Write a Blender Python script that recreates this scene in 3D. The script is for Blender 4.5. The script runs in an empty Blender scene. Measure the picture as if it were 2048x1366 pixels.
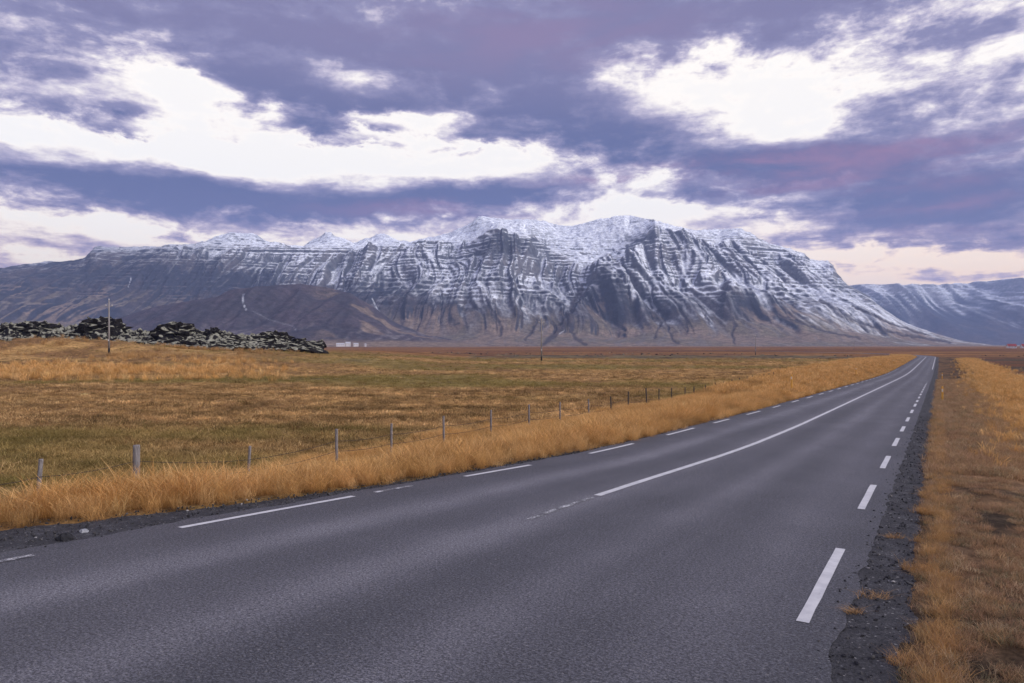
import bpy, math
import numpy as np
from mathutils import Vector

# ------------------------------------------------------------------ camera, sky, sun, exposure
F, CX, HY, CAMZ = 2048 * 24 / 36.0, 1024.0, 690.0, 2.25
scene = bpy.context.scene
COL = scene.collection
cam_d = bpy.data.cameras.new("camera")
cam_d.lens, cam_d.sensor_width = 24, 36
cam_d.shift_y = (HY - 683) / 2048
cam_d.clip_start, cam_d.clip_end = 0.1, 60000
cam = bpy.data.objects.new("camera", cam_d)
cam.location = (0, 0, CAMZ)
cam.rotation_euler = (math.pi / 2, 0, 0)
COL.objects.link(cam)
scene.camera = cam

EXPOSURE = 1.0
SKYK = 2.0 ** -EXPOSURE
SUN_EL, SUN_AZ = math.radians(36), math.radians(108)      # azimuth to the right of the view
scene.view_settings.view_transform = 'Standard'
scene.view_settings.look = 'None'
scene.view_settings.gamma = 1.0
scene.view_settings.use_curve_mapping = False
scene.view_settings.exposure = EXPOSURE
scene.cycles.use_denoising = True
scene.cycles.max_bounces = 5
scene.cycles.diffuse_bounces = 3
scene.cycles.volume_bounces = 1
scene.cycles.transparent_max_bounces = 8

sun_d = bpy.data.lights.new("sun", 'SUN')
sun_d.energy, sun_d.angle, sun_d.color = 1.5, math.radians(40), (1.0, 0.95, 0.91)
sun = bpy.data.objects.new("sun", sun_d)
sdir = Vector((math.sin(SUN_AZ) * math.cos(SUN_EL), math.cos(SUN_AZ) * math.cos(SUN_EL), math.sin(SUN_EL)))
sun.rotation_euler = sdir.to_track_quat('Z', 'Y').to_euler()
sun.location = (60, -20, 60)
COL.objects.link(sun)


class E:
    """a node socket with arithmetic"""
    def __init__(s, nt, k):
        s.nt, s.k = nt, k
    def _m(s, op, *a, clamp=False):
        n = s.nt.nodes.new('ShaderNodeMath')
        n.operation, n.use_clamp = op, clamp
        for i, v in enumerate((s,) + a):
            if isinstance(v, E):
                s.nt.links.new(v.k, n.inputs[i])
            else:
                n.inputs[i].default_value = v
        return E(s.nt, n.outputs[0])
    def __add__(s, o): return s._m('ADD', o)
    __radd__ = __add__
    def __mul__(s, o): return s._m('MULTIPLY', o)
    __rmul__ = __mul__
    def __sub__(s, o): return s._m('SUBTRACT', o)
    def __truediv__(s, o): return s._m('DIVIDE', o)
    def __pow__(s, o): return s._m('POWER', o)
    def neg(s): return s._m('MULTIPLY', -1.0)
    def exp(s): return s._m('EXPONENT')
    def max(s, o): return s._m('MAXIMUM', o)
    def min(s, o): return s._m('MINIMUM', o)
    def clamp(s): return s._m('ADD', 0.0, clamp=True)
    def sstep(s, a, b, lo=0.0, hi=1.0):
        n = s.nt.nodes.new('ShaderNodeMapRange')
        n.interpolation_type = 'SMOOTHSTEP'
        s.nt.links.new(s.k, n.inputs[0])
        for i, v in enumerate((a, b, lo, hi)):
            n.inputs[i + 1].default_value = v
        return E(s.nt, n.outputs[0])


def link(nt, src, dst):
    nt.links.new(src.k if isinstance(src, E) else src, dst)


def cmix(nt, fac, a, b, mode='MIX'):
    n = nt.nodes.new('ShaderNodeMix')
    n.data_type, n.blend_type = 'RGBA', mode
    for v, i in ((fac, 0), (a, 6), (b, 7)):
        if isinstance(v, (E,)) or hasattr(v, 'is_output'):
            link(nt, v, n.inputs[i])
        elif i == 0:
            n.inputs[0].default_value = v
        else:
            n.inputs[i].default_value = (*v, 1)
    return n.outputs[2]


def ramp(nt, fac, stops, interp='LINEAR'):
    n = nt.nodes.new('ShaderNodeValToRGB')
    n.color_ramp.interpolation = interp
    el = n.color_ramp.elements
    while len(el) < len(stops):
        el.new(0.5)
    for e, (p, c) in zip(el, stops):
        e.position, e.color = p, (*c, 1)
    link(nt, fac, n.inputs[0])
    return n.outputs[0]


def noise(nt, vec, scale, detail=4, rough=0.55, dist=0.0, lac=2.0):
    n = nt.nodes.new('ShaderNodeTexNoise')
    n.inputs['Scale'].default_value, n.inputs['Detail'].default_value = scale, detail
    n.inputs['Roughness'].default_value, n.inputs['Distortion'].default_value = rough, dist
    n.inputs['Lacunarity'].default_value = lac
    if vec is not None:
        link(nt, vec, n.inputs['Vector'])
    return E(nt, n.outputs[0])


def combine(nt, x, y, z=0.0):
    n = nt.nodes.new('ShaderNodeCombineXYZ')
    for i, v in enumerate((x, y, z)):
        if isinstance(v, E):
            link(nt, v, n.inputs[i])
        else:
            n.inputs[i].default_value = v
    return n.outputs[0]


def separate(nt, v):
    n = nt.nodes.new('ShaderNodeSeparateXYZ')
    link(nt, v, n.inputs[0])
    return [E(nt, n.outputs[i]) for i in range(3)]


# ------- sky: Nishita behind a broken cloud deck
world = bpy.data.worlds.new("World")
scene.world = world
world.use_nodes = True
wt = world.node_tree
wt.nodes.clear()
tc = wt.nodes.new('ShaderNodeTexCoord')
dx, dy, dz = separate(wt, tc.outputs['Generated'])
dzc = dz.max(0.0)
az = dx._m('ARCTAN2', dy)
el = dz._m('ARCSINE')


def ae(px, py):
    u, v = (px - CX) / F, (HY - py) / F
    return math.atan(u), math.atan(v / math.hypot(1, u))


# cloud plane coordinates, so that clouds flatten towards the horizon
den = dzc + 0.13
P = combine(wt, dx / den, dy / den, 0.0)
n_big = noise(wt, P, 1.1, 6, 0.55, 0.5)
n_mid = noise(wt, combine(wt, az * 1.0, el * 2.6, 0.3), 5.2, 8, 0.60, 0.55)
n_fin = noise(wt, combine(wt, az * 1.0, el * 2.0, 1.7), 17.0, 6, 0.62, 0.3)
n_str = noise(wt, combine(wt, az * 1.0 - el * 0.6, el * 4.5, 4.0), 5.0, 6, 0.62, 0.4)
n_det = noise(wt, combine(wt, az * 1.0, el * 1.8, 7.7), 55.0, 5, 0.62, 0.2)
n_hz = noise(wt, combine(wt, az * 1.3, el * 11.0, 2.2), 4.5, 6, 0.6, 0.35)
warp = (n_mid - 0.5) * 0.10
azw = az + warp
elw = el + (n_big - 0.5) * 0.05 + (n_fin - 0.5) * 0.05

BL = [  # px, py, rx, ry, amp
    (150, 372, 330, 42, .95), (430, 385, 260, 46, .9), (700, 410, 260, 30, .85), (950, 392, 170, 24, .8), (60, 335, 150, 22, .3),
    (80, 205, 170, 30, .55), (260, 218, 60, 14, .4), (60, 130, 160, 50, .35),
    (560, 182, 150, 38, .85), (700, 205, 140, 22, .6), (790, 200, 60, 26, .6), (625, 250, 55, 22, .6), (735, 258, 70, 10, .55),
    (268, 266, 60, 11, .6), (420, 264, 80, 11, .55), (730, 286, 60, 8, .45), (400, 140, 90, 14, .4),
    (960, 120, 190, 50, .6), (1040, 185, 150, 50, .7), (1150, 240, 150, 42, .7), (1300, 285, 180, 50, .85), (960, 270, 90, 14, .55),
    (1450, 325, 190, 36, .8), (1640, 330, 170, 34, .7), (1830, 300, 220, 46, .6), (1960, 390, 260, 80, .75), (1700, 390, 240, 40, .7),
    (1860, 450, 240, 44, .65), (1380, 385, 130, 15, .45), (1040, 378, 120, 16, .5), (1520, 470, 150, 22, .35), (1900, 490, 160, 20, .35),
    (1820, 210, 220, 34, .35), (1740, 498, 150, 12, .35), (1900, 508, 170, 12, .35), (1640, 235, 60, 14, .2), (100, 495, 230, 24, .5), (420, 458, 180, 16, .4), (330, 40, 700, 70, .5), (1500, 20, 700, 60, .45),
    (300, 292, 420, 30, -0.43), (860, 318, 380, 30, -0.47), (280, 160, 120, 34, -0.25), (620, 118, 120, 24, -0.25), (350, 200, 60, 34, -0.22),
    (1560, 240, 170, 48, -0.54), (1380, 160, 190, 44, -0.30), (1620, 130, 180, 34, -0.22), (1080, 300, 70, 30, -0.29), (1300, 428, 170, 12, -0.36),
    (1560, 430, 60, 14, -0.18), (120, 440, 260, 14, -0.36), (330, 470, 180, 14, -0.25), (900, 235, 60, 30, -0.22), (1950, 220, 120, 40, -0.18),
]
def blobs(v, lst):
    """sum of soft ellipses given in the photograph's pixels, as directions"""
    acc = None
    for (px, py, rx, ry, amp) in lst:
        a0, e0 = ae(px, py)
        ca = math.cos(a0)
        kx, ky = F / (rx * ca * ca), F / (ry * ca)
        n = wt.nodes.new('ShaderNodeVectorMath'); n.operation = 'MULTIPLY_ADD'
        link(wt, v, n.inputs[0])
        n.inputs[1].default_value, n.inputs[2].default_value = (kx, ky, 0), (-a0 * kx, -e0 * ky, 0)
        d = wt.nodes.new('ShaderNodeVectorMath'); d.operation = 'DOT_PRODUCT'
        link(wt, n.outputs[0], d.inputs[0]); link(wt, n.outputs[0], d.inputs[1])
        p = wt.nodes.new('ShaderNodeMath'); p.operation = 'POWER'
        p.inputs[0].default_value = 0.36788
        link(wt, d.outputs['Value'], p.inputs[1])
        g = E(wt, p.outputs[0])
        acc = g * amp if acc is None else g._m('MULTIPLY_ADD', amp, acc)
    return acc


vae = combine(wt, azw, elw, 0.0)
acc = blobs(vae, BL)
topsheet = el.sstep(0.30, 0.46, 0.0, 0.55)
thick = acc * 0.85 + topsheet + (n_mid - 0.5) * 1.9 + (n_str - 0.5) * 1.5 + (n_fin - 0.5) * 1.25 + (n_det - 0.5) * 0.5 + (n_hz - 0.5) * el.sstep(0.05, 0.24, 2.6, 0.0) + 0.14
t = thick.sstep(-0.27, 1.28)
low = el.sstep(0.02, 0.22)                                   # 0 at the horizon
right = az.sstep(-0.2, 0.65)
# thin bright veil in the gaps, warmer towards the horizon
veil = cmix(wt, low, cmix(wt, right, (1.45, 1.18, .84), (1.75, 1.20, .68)), (1.24, 1.17, 1.08))
light = cmix(wt, low, (.86, .62, .60), (.62, .57, .72))
mid = cmix(wt, low, (.40, .30, .43), (.285, .28, .47))
dark = cmix(wt, low, (.185, .185, .36), (.118, .150, .33))
deck = cmix(wt, el.sstep(0.26, 0.42), dark, (.225, .218, .395))
tt = t
c = cmix(wt, tt.sstep(0.08, 0.44), veil, light)
c = cmix(wt, tt.sstep(0.34, 0.66), c, mid)
c = cmix(wt, tt.sstep(0.58, 0.98), c, deck)
# rose undersides, stronger to the right
PK = [(1480, 335, 260, 20, .8), (1650, 365, 220, 14, .7), (1850, 300, 220, 30, .75), (1950, 470, 200, 24, .6), (1880, 405, 220, 14, .6), (880, 420, 220, 14, .7),
      (1080, 70, 300, 60, .35), (1980, 310, 120, 40, .5), (1300, 350, 200, 12, .5)]
pk = blobs(vae, PK)
pkf = (pk * .62 * n_str.sstep(0.35, 0.62) * tt.sstep(0.25, 0.5)).clamp()
c = cmix(wt, pkf, c, (.46, .24, .38))
sky = wt.nodes.new('ShaderNodeTexSky')
sky.sky_type = 'NISHITA'
sky.sun_disc = False
sky.sun_elevation, sky.sun_rotation = SUN_EL, SUN_AZ
sky.air_density, sky.dust_density = 1.0, 1.5
cl10 = cmix(wt, 1.0, c, (10 * SKYK,) * 3, 'MULTIPLY')
clouds = wt.nodes[-1]
cov = tt.sstep(0.0, 0.2, 0.86, 1.0)
out = cmix(wt, cov, sky.outputs[0], cl10)
bg = wt.nodes.new('ShaderNodeBackground')
bg.inputs['Strength'].default_value = 0.1
link(wt, out, bg.inputs['Color'])
wo = wt.nodes.new('ShaderNodeOutputWorld')
link(wt, bg.outputs[0], wo.inputs['Surface'])
world.cycles.sampling_method = 'MANUAL'
world.cycles.sample_map_resolution = 512

# ------------------------------------------------------------------ helpers
rng = np.random.default_rng(11)


def _hash(ix, iy, seed):
    h = (ix.astype(np.int64) * 374761393 + iy.astype(np.int64) * 668265263 + seed * 1274126177) & 0xffffffff
    h = ((h ^ (h >> 13)) * 1274126177) & 0xffffffff
    h = (h ^ (h >> 16)) & 0xffffffff
    return h


def perlin(x, y, seed=0):
    x, y = np.broadcast_arrays(np.asarray(x, float), np.asarray(y, float))
    x0, y0 = np.floor(x), np.floor(y)
    fx, fy = x - x0, y - y0
    ux, uy = fx * fx * fx * (fx * (fx * 6 - 15) + 10), fy * fy * fy * (fy * (fy * 6 - 15) + 10)
    def g(ix, iy, ax, ay):
        a = _hash(ix, iy, seed) * (2 * math.pi / 4294967296.0)
        return np.cos(a) * ax + np.sin(a) * ay
    a = g(x0, y0, fx, fy); b = g(x0 + 1, y0, fx - 1, fy)
    c_ = g(x0, y0 + 1, fx, fy - 1); d = g(x0 + 1, y0 + 1, fx - 1, fy - 1)
    return ((a + (b - a) * ux) * (1 - uy) + (c_ + (d - c_) * ux) * uy) * 1.5


def fbm(x, y, oct=4, seed=0, gain=0.5):
    s, a, f = 0.0, 1.0, 1.0
    for i in range(oct):
        s = s + a * perlin(x * f, y * f, seed + i * 17)
        a *= gain; f *= 2.03
    return s


def ridged(x, y, oct=3, seed=0, gain=0.5):
    s, a, f = 0.0, 1.0, 1.0
    for i in range(oct):
        s = s + a * (1 - 2 * np.abs(perlin(x * f, y * f, seed + i * 31)))
        a *= gain; f *= 2.1
    return s


def sst(a, b, x):
    t_ = np.clip((x - a) / (b - a), 0, 1)
    return t_ * t_ * (3 - 2 * t_)


def pl(pts, x):
    p = np.array(pts, float)
    return np.interp(x, p[:, 0], p[:, 1])


def smooth_pl(pts, x, w):
    return sum(pl(pts, x + k * w) for k in (-1, -.5, 0, .5, 1)) / 5


def lerp(a, b, t_):
    return a + (b - a) * t_


def mesh_np(name, verts, faces, mat=None, smooth=True, parent=None, colors=None, uv=None, link_it=True):
    me = bpy.data.meshes.new(name)
    verts = np.asarray(verts, np.float32)
    faces = np.asarray(faces, np.int32)
    n, k = faces.shape
    me.vertices.add(len(verts)); me.vertices.foreach_set('co', verts.ravel())
    me.loops.add(n * k); me.loops.foreach_set('vertex_index', faces.ravel())
    me.polygons.add(n)
    me.polygons.foreach_set('loop_start', np.arange(0, n * k, k, dtype=np.int32))
    me.polygons.foreach_set('use_smooth', np.full(n, smooth))
    if colors is not None:
        for an, cv in colors.items():
            at = me.attributes.new(an, 'FLOAT_COLOR', 'POINT')
            cc = np.ones((len(verts), 4), np.float32); cc[:, :3] = cv
            at.data.foreach_set('color', cc.ravel())
    if uv is not None:
        ul = me.uv_layers.new(name='UVMap')
        ul.data.foreach_set('uv', np.asarray(uv, np.float32)[faces.ravel()].ravel())
    me.update(calc_edges=True)
    me.validate()
    if mat:
        me.materials.append(mat)
    ob = bpy.data.objects.new(name, me)
    if link_it:
        COL.objects.link(ob)
    if parent:
        ob.parent = parent
    return ob


def grid_faces(nr, nc):
    i = np.arange((nr - 1) * nc).reshape(nr - 1, nc)[:, :-1].ravel()
    return np.stack([i, i + 1, i + nc + 1, i + nc], 1)


def tag(o, label=None, cat=None, group=None, kind=None):
    if label: o['label'] = label
    if cat: o['category'] = cat
    if group: o['group'] = group
    if kind: o['kind'] = kind
    return o


def empty(name, loc, rz=0.0):
    o = bpy.data.objects.new(name, None)
    o.location, o.rotation_euler = loc, (0, 0, rz)
    o.empty_display_size = .2
    COL.objects.link(o)
    return o


class MB:
    """collects simple solids into one mesh"""
    def __init__(s):
        s.v, s.f = [], []
    def box(s, c_, d):
        x, y, z = c_; a, b, h = d[0] / 2, d[1] / 2, d[2] / 2
        n = len(s.v)
        s.v += [(x + i * a, y + j * b, z + k * h) for k in (-1, 1) for i, j in ((-1, -1), (1, -1), (1, 1), (-1, 1))]
        s.f += [(n, n + 3, n + 2, n + 1), (n + 4, n + 5, n + 6, n + 7)] + [(n + i, n + (i + 1) % 4, n + 4 + (i + 1) % 4, n + 4 + i) for i in range(4)]
        return s
    def tube(s, pts, rad, k=8, cap=True):
        n0 = len(s.v)
        pts = [Vector(p) for p in pts]
        for i, p in enumerate(pts):
            d = (pts[min(i + 1, len(pts) - 1)] - pts[max(i - 1, 0)]).normalized()
            a = Vector((1, 0, 0)) if abs(d.x) < .9 else Vector((0, 1, 0))
            u = d.cross(a).normalized(); w = d.cross(u)
            r = rad[i] if isinstance(rad, (list, tuple)) else rad
            for j in range(k):
                t_ = 2 * math.pi * j / k
                s.v.append(tuple(p + (u * math.cos(t_) + w * math.sin(t_)) * r))
        for i in range(len(pts) - 1):
            for j in range(k):
                a, b = n0 + i * k + j, n0 + i * k + (j + 1) % k
                s.f.append((a, b, b + k, a + k))
        if cap:
            s.f.append(tuple(n0 + j for j in range(k))[::-1])
            s.f.append(tuple(n0 + (len(pts) - 1) * k + j for j in range(k)))
        return s
    def poly(s, pts, faces):
        n = len(s.v); s.v += list(pts); s.f += [tuple(i + n for i in f_) for f_ in faces]
        return s
    def build(s, name, mat, parent=None, smooth=False, bevel=0):
        me = bpy.data.meshes.new(name)
        me.from_pydata(s.v, [], s.f); me.update()
        if smooth:
            me.polygons.foreach_set('use_smooth', [True] * len(me.polygons))
        me.materials.append(mat)
        o = bpy.data.objects.new(name, me)
        COL.objects.link(o)
        if parent: o.parent = parent
        if bevel:
            b = o.modifiers.new('bevel', 'BEVEL'); b.width, b.segments = bevel, 2
        return o


def mat(name, rough=0.8, spec=0.3):
    m = bpy.data.materials.new(name)
    m.use_nodes = True
    nt = m.node_tree
    b = nt.nodes['Principled BSDF']
    b.inputs['Roughness'].default_value = rough
    b.inputs['Specular IOR Level'].default_value = spec
    return m, nt, b


def attr(nt, name, kind='GEOMETRY'):
    n = nt.nodes.new('ShaderNodeAttribute')
    n.attribute_name, n.attribute_type = name, kind
    return n.outputs['Color']


def world_pos(nt):
    return nt.nodes.new('ShaderNodeNewGeometry').outputs['Position']


def vscale(nt, v, s):
    n = nt.nodes.new('ShaderNodeVectorMath'); n.operation = 'MULTIPLY'
    link(nt, v, n.inputs[0]); n.inputs[1].default_value = s
    return n.outputs[0]


def bump(nt, b, h, strength, dist):
    n = nt.nodes.new('ShaderNodeBump')
    n.inputs['Strength'].default_value, n.inputs['Distance'].default_value = strength, dist
    link(nt, h, n.inputs['Height']); link(nt, n.outputs[0], b.inputs['Normal'])


def plain_mat(name, col, rough=.8, var=.25, scale=8.0, stretch=(1, 1, 1), metal=0):
    m, nt, b = mat(name, rough)
    tcn = nt.nodes.new('ShaderNodeTexCoord')
    v = vscale(nt, tcn.outputs['Object'], stretch)
    n = noise(nt, v, scale, 6, .65)
    k = n.sstep(.25, .75, 1 - var, 1 + var)
    lo = tuple(x * (1 - var) for x in col); hi = tuple(min(1, x * (1 + var)) for x in col)
    link(nt, cmix(nt, n.sstep(.3, .7), lo, hi), b.inputs['Base Color'])
    b.inputs['Metallic'].default_value = metal
    bump(nt, b, n, .4, .01)
    return m


# ------------------------------------------------------------------ road frame and ground heights
HEAD = math.radians(32.0)
SD, CD = math.sin(HEAD), math.cos(HEAD)


def bend(s):
    return -np.where(s > 300, (s - 300) ** 2 / 520.0, 0.0)


def so(X, Y):
    s = X * SD + Y * CD
    return s, X * CD - Y * SD - bend(np.minimum(s, 900))


def xy(s, o):
    o = o + bend(np.minimum(s, 900))
    return s * SD + o * CD, s * CD - o * SD


def road_z(Y):
    k = .22
    return k * np.logaddexp(-0.022 * np.minimum(np.maximum(Y, -60), 5000) / k, -2.35 / k)


LINE_L = [(-60, -11.2), (-5, -9.8), (0, -9.3), (5.3, -8.65), (8.1, -8.2), (10.6, -7.8), (12.7, -7.35), (14.9, -7.08), (17.4, -6.95), (22.3, -6.85), (31, -6.65), (45, -6.6), (2000, -6.6)]
LINE_C = [(-60, -6.3), (8.5, -4.92), (10.35, -4.82), (12.4, -4.64), (17.6, -4.22), (24.6, -4.07), (34, -4.05), (2000, -4.05)]
GRASS_L = [(-60, -14), (0, -12.2), (4.3, -11.1), (5.8, -10.0), (7.9, -9.2), (9.7, -8.62), (12.6, -8.1), (16.1, -7.5), (21, -7.22), (45, -7.05), (2000, -7.05)]
LINE_R, EDGE_R, GRASS_R = -0.99, -0.68, -0.16


def oL(s): return smooth_pl(LINE_L, s, 1.5)
def oC(s): return smooth_pl(LINE_C, s, 2.0)
def gL(s): return smooth_pl(GRASS_L, s, 1.2)


def ground_z(X, Y):
    s, o = so(X, Y)
    zr = road_z(Y)
    hum = .12 * fbm(X / 9.0, Y / 9.0, 3, 5) + .05 * fbm(X / 2.2, Y / 2.2, 2, 6) + .22 * fbm(X / 45.0, Y / 45.0, 2, 9)
    base = -.95 - 1.5 * sst(110, 380, np.hypot(X, Y)) + hum * sst(0, 3000, 3000 - Y)
    rightb = -1.15 - 1.25 * sst(60, 330, np.hypot(X, Y)) + hum
    # rise and mound on the left, where the lava begins
    base = base + 2.0 * sst(4, 50, -X + 8 * fbm(X / 30, Y / 30, 2, 3)) * sst(58, 130, Y) * sst(420, 220, Y)
    base = base + 2.5 * np.exp(-((X + 80) / 17.0) ** 2 - ((Y - 123) / 9.5) ** 2) * (1 + .25 * fbm(X / 6, Y / 6, 3, 41))
    base = base + 1.2 * np.exp(-((X + 112) / 18.0) ** 2 - ((Y - 116) / 14.0) ** 2)
    wl = sst(0.0, 3.4, gL(s) - o)
    wr = sst(0.6, 5.0, o)
    z = lerp(zr - .02, base, wl)
    z = np.where(o > -3, lerp(zr + .02 * sst(GRASS_R, .4, o), rightb, wr), z)
    inner = sst(0, .5, np.minimum(o - gL(s), GRASS_R - o))         # beneath the pavement
    small = .018 * fbm(X / .35, Y / .35, 2, 77) * sst(0, .5, np.maximum(o - GRASS_R, gL(s) - o))
    return z + small - .16 * inner


def pix_ground(px, py, zg=None):
    """ground point seen in that pixel of the photograph"""
    r, q = (px - CX) / F, (py - HY) / F
    Y = 30.0
    for i in range(40):
        z = float(ground_z(np.array([r * Y]), np.array([Y]))[0]) if zg is None else zg
        Y = .5 * Y + .5 * (CAMZ - z) / q
    return r * Y, Y


# ------------------------------------------------------------------ ground sheet
def ground_material():
    m, nt, b = mat('ground_turf', .95, .1)
    pos = world_pos(nt)
    col = attr(nt, 'zone')
    n1 = noise(nt, pos, .35, 5, .6)
    n2 = noise(nt, pos, 2.6, 6, .65)
    n3 = noise(nt, pos, 19.0, 5, .7)
    k = cmix(nt, n1.sstep(.3, .7), (.72, .70, .66), (1.22, 1.2, 1.15))
    c1 = cmix(nt, 1.0, col, k, 'MULTIPLY')
    c2 = cmix(nt, 1.0, c1, cmix(nt, n2.sstep(.32, .68), (.55, .53, .50), (1.38, 1.36, 1.3)), 'MULTIPLY')
    c3 = cmix(nt, 1.0, c2, cmix(nt, n3.sstep(.3, .7), (.6, .58, .55), (1.35, 1.35, 1.3)), 'MULTIPLY')
    link(nt, c3, b.inputs['Base Color'])
    bump(nt, b, n2 * .6 + n3 * .4, .8, .12)
    return m


def build_ground():
    yy = np.concatenate([np.linspace(-45, 0, 30), np.linspace(.4, 40, 90)[0:], np.geomspace(40.6, 10300, 230)])
    k = np.linspace(-1, 1, 520)
    u = np.sign(k) * (np.abs(k) * .8 + np.abs(k) ** 3 * 1.7)
    Yg, U = np.meshgrid(yy, u, indexing='ij')
    X = U * (Yg + 62)
    Z = ground_z(X, Yg)
    px = np.where(Yg > 1, CX + F * X / np.maximum(Yg, 1), 0)
    s, o = so(X, Yg)
    R = np.hypot(X, Yg)
    # what grows where
    def cc(r, g, b_): return np.array([r, g, b_])[None, None, :]
    nz = fbm(X / 14, Yg / 14, 4, 21)
    nl = fbm(X / 60, Yg / 22, 4, 23)
    nb = fbm(X / 900, 14 * np.log(np.maximum(Yg, 20)), 3, 29) + .25 * nl
    hay, olive, brown, red, gold, heath = cc(.35, .215, .088), cc(.215, .165, .060), cc(.225, .130, .062), cc(.165, .075, .045), cc(.46, .29, .125), cc(.075, .060, .048)
    C = lerp(hay, olive, (sst(-.15, .45, nl + .3 * nz))[..., None])
    C = lerp(C, brown, (.7 * sst(.1, .5, -nz))[..., None])
    mown = (sst(.35, .6, np.sin((X * .35 + Yg * .94) / 2.3 + 2 * nz)) * sst(-20, 30, X) * .35)[..., None]
    C = lerp(C, gold, mown)
    moundw = np.exp(-((X + 80) / 42.0) ** 2 - ((Yg - 104) / 30.0) ** 2)
    C = lerp(C, lerp(brown, gold, sst(-.2, .3, nz)[..., None]), np.clip(moundw * 1.4, 0, 1)[..., None])
    far = sst(150, 215, R + 25 * nl)
    plain = lerp(red, cc(.30, .16, .065), sst(-.12, .35, nb)[..., None])
    plain = lerp(plain, cc(.13, .062, .038), sst(.05, .4, -nb)[..., None])
    C = lerp(C, plain, far[..., None])
    mossy = sst(-.1, .25, np.minimum(sst(165, 185, R) * sst(320, 270, R), sst(-40, 20, X)) - .5 + .5 * nz + .25 * nl)
    C = lerp(C, lerp(heath, cc(.21, .185, .115), sst(-.1, .3, fbm(X / 9, Yg / 6, 3, 61))[..., None]), (mossy * .95)[..., None])
    # right side of the road
    rw = sst(-1.5, -.6, o)
    rv = lerp(cc(.17, .105, .065), cc(.07, .052, .040), sst(-.1, .35, fbm(X / 2.2, Yg / 2.2, 4, 71))[..., None])
    gb = np.exp(-((o - 4.2 - .02 * s) / 1.9) ** 2) * sst(8, 20, s)
    rv = lerp(rv, cc(.40, .235, .10), (gb * .85)[..., None])
    rf = lerp(red * .9, heath, sst(-.25, .35, nl)[..., None])
    rv = lerp(rv, rf, (sst(6.5, 11, o + nz) * .9)[..., None])
    C = lerp(C, rv, rw[..., None])
    C = lerp(C, plain, (sst(260, 380, R) * rw)[..., None])
    # left verge: earth under the tall grass
    lv = sst(-.6, .3, gL(s) - o) * sst(6.6, 4.6, gL(s) - o) * (o < -2)
    C = lerp(C, cc(.15, .092, .046), (lv * .95)[..., None])
    # pale hay land at the foot of the mountains
    C = lerp(C, cc(.30, .185, .115), (sst(1500, 2200, Yg))[..., None])
    V = np.stack([X, Yg, Z], -1).reshape(-1, 3)
    g = mesh_np('ground', V, grid_faces(*X.shape), ground_material(), colors={'zone': C.reshape(-1, 3)})
    tag(g, kind='structure')


build_ground()


# ------------------------------------------------------------------ road
def asphalt_material():
    m, nt, b = mat('asphalt', .62, .35)
    uvn = nt.nodes.new('ShaderNodeUVMap').outputs[0]
    u, v, _ = separate(nt, uvn)                                   # u: metres from the right edge line, v: metres along
    lv = vscale(nt, uvn, (1, .12, 1))
    blot = noise(nt, lv, .9, 5, .6)
    blot2 = noise(nt, uvn, .45, 4, .6)
    grit = noise(nt, uvn, 60, 4, .85)
    grit2 = noise(nt, uvn, 34, 4, .7)
    vor = nt.nodes.new('ShaderNodeTexVoronoi')
    vor.inputs['Scale'].default_value = 75
    link(nt, uvn, vor.inputs['Vector'])
    stone = separate(nt, vor.outputs['Color'])[0]
    uu = u + (blot - .5) * .35
    tr = None
    for c0, w0, a0 in ((.10, .36, .45), (.30, .32, .6), (.545, .34, .72), (.80, .36, .75)):
        q = (uu * 1.0 - c0 * 5.9) * (1 / (w0 * 1.25))
        g = (q * q).neg().exp() * a0
        tr = g if tr is None else tr + g
    base = ramp(nt, (tr * .85 + blot.sstep(.3, .75) * .3 + blot2.sstep(.35, .7) * .2 - .08).clamp(),
                [(0, (.060, .061, .071)), (.5, (.102, .102, .118)), (1, (.180, .178, .200))])
    base = cmix(nt, 1.0, base, cmix(nt, grit.sstep(.36, .64), (.25, .25, .27), (1.8, 1.79, 1.76)), 'MULTIPLY')
    base = cmix(nt, 1.0, base, cmix(nt, grit2.sstep(.3, .7), (.55, .55, .57), (1.42, 1.42, 1.40)), 'MULTIPLY')
    base = cmix(nt, stone.sstep(.975, .995) * .5, base, (.27, .26, .26))
    base = cmix(nt, stone.sstep(.10, .03) * .6, base, (.02, .02, .023))
    link(nt, base, b.inputs['Base Color'])
    bump(nt, b, grit * .7 + stone * .3, .75, .012)
    return m


def paint_material(wear, name):
    m, nt, b = mat(name, .6, .3)
    pos = world_pos(nt)
    n1 = noise(nt, pos, 60, 4, .7)
    n2 = noise(nt, pos, 6, 4, .6)
    w = (n1 * .6 + n2 * .4).sstep(wear - .08, wear + .03)
    p = cmix(nt, n2.sstep(.3, .7), (.50, .50, .52), (.62, .62, .63))
    link(nt, cmix(nt, w, (.085, .085, .095), p), b.inputs['Base Color'])
    bump(nt, b, n1, .4, .006)
    return m


M_PAINT = paint_material(.37, 'road_paint')
M_WORN = paint_material(.55, 'worn_road_paint')


def strip(name, s_arr, lo, hi, lift, m, ncross=2, parent=None, kind=None, drop=None, uvf=None):
    """a sheet along the road between two offsets (arrays over s), lying on the road plane"""
    tcs = np.linspace(0, 1, ncross)
    S = np.repeat(s_arr[:, None], ncross, 1)
    O = lo[:, None] * (1 - tcs) + hi[:, None] * tcs
    X, Y = xy(S, O)
    Z = road_z(Y) + lift
    if drop is not None:
        Z = Z + drop(S, O, tcs[None, :])
    uv = np.stack([O - LINE_R if uvf is None else uvf(S, O), S], -1).reshape(-1, 2)
    ob = mesh_np(name, np.stack([X, Y, Z], -1).reshape(-1, 3), grid_faces(*S.shape)[:, ::-1], m, parent=parent, uv=uv)
    if kind: tag(ob, kind=kind)
    return ob


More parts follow.
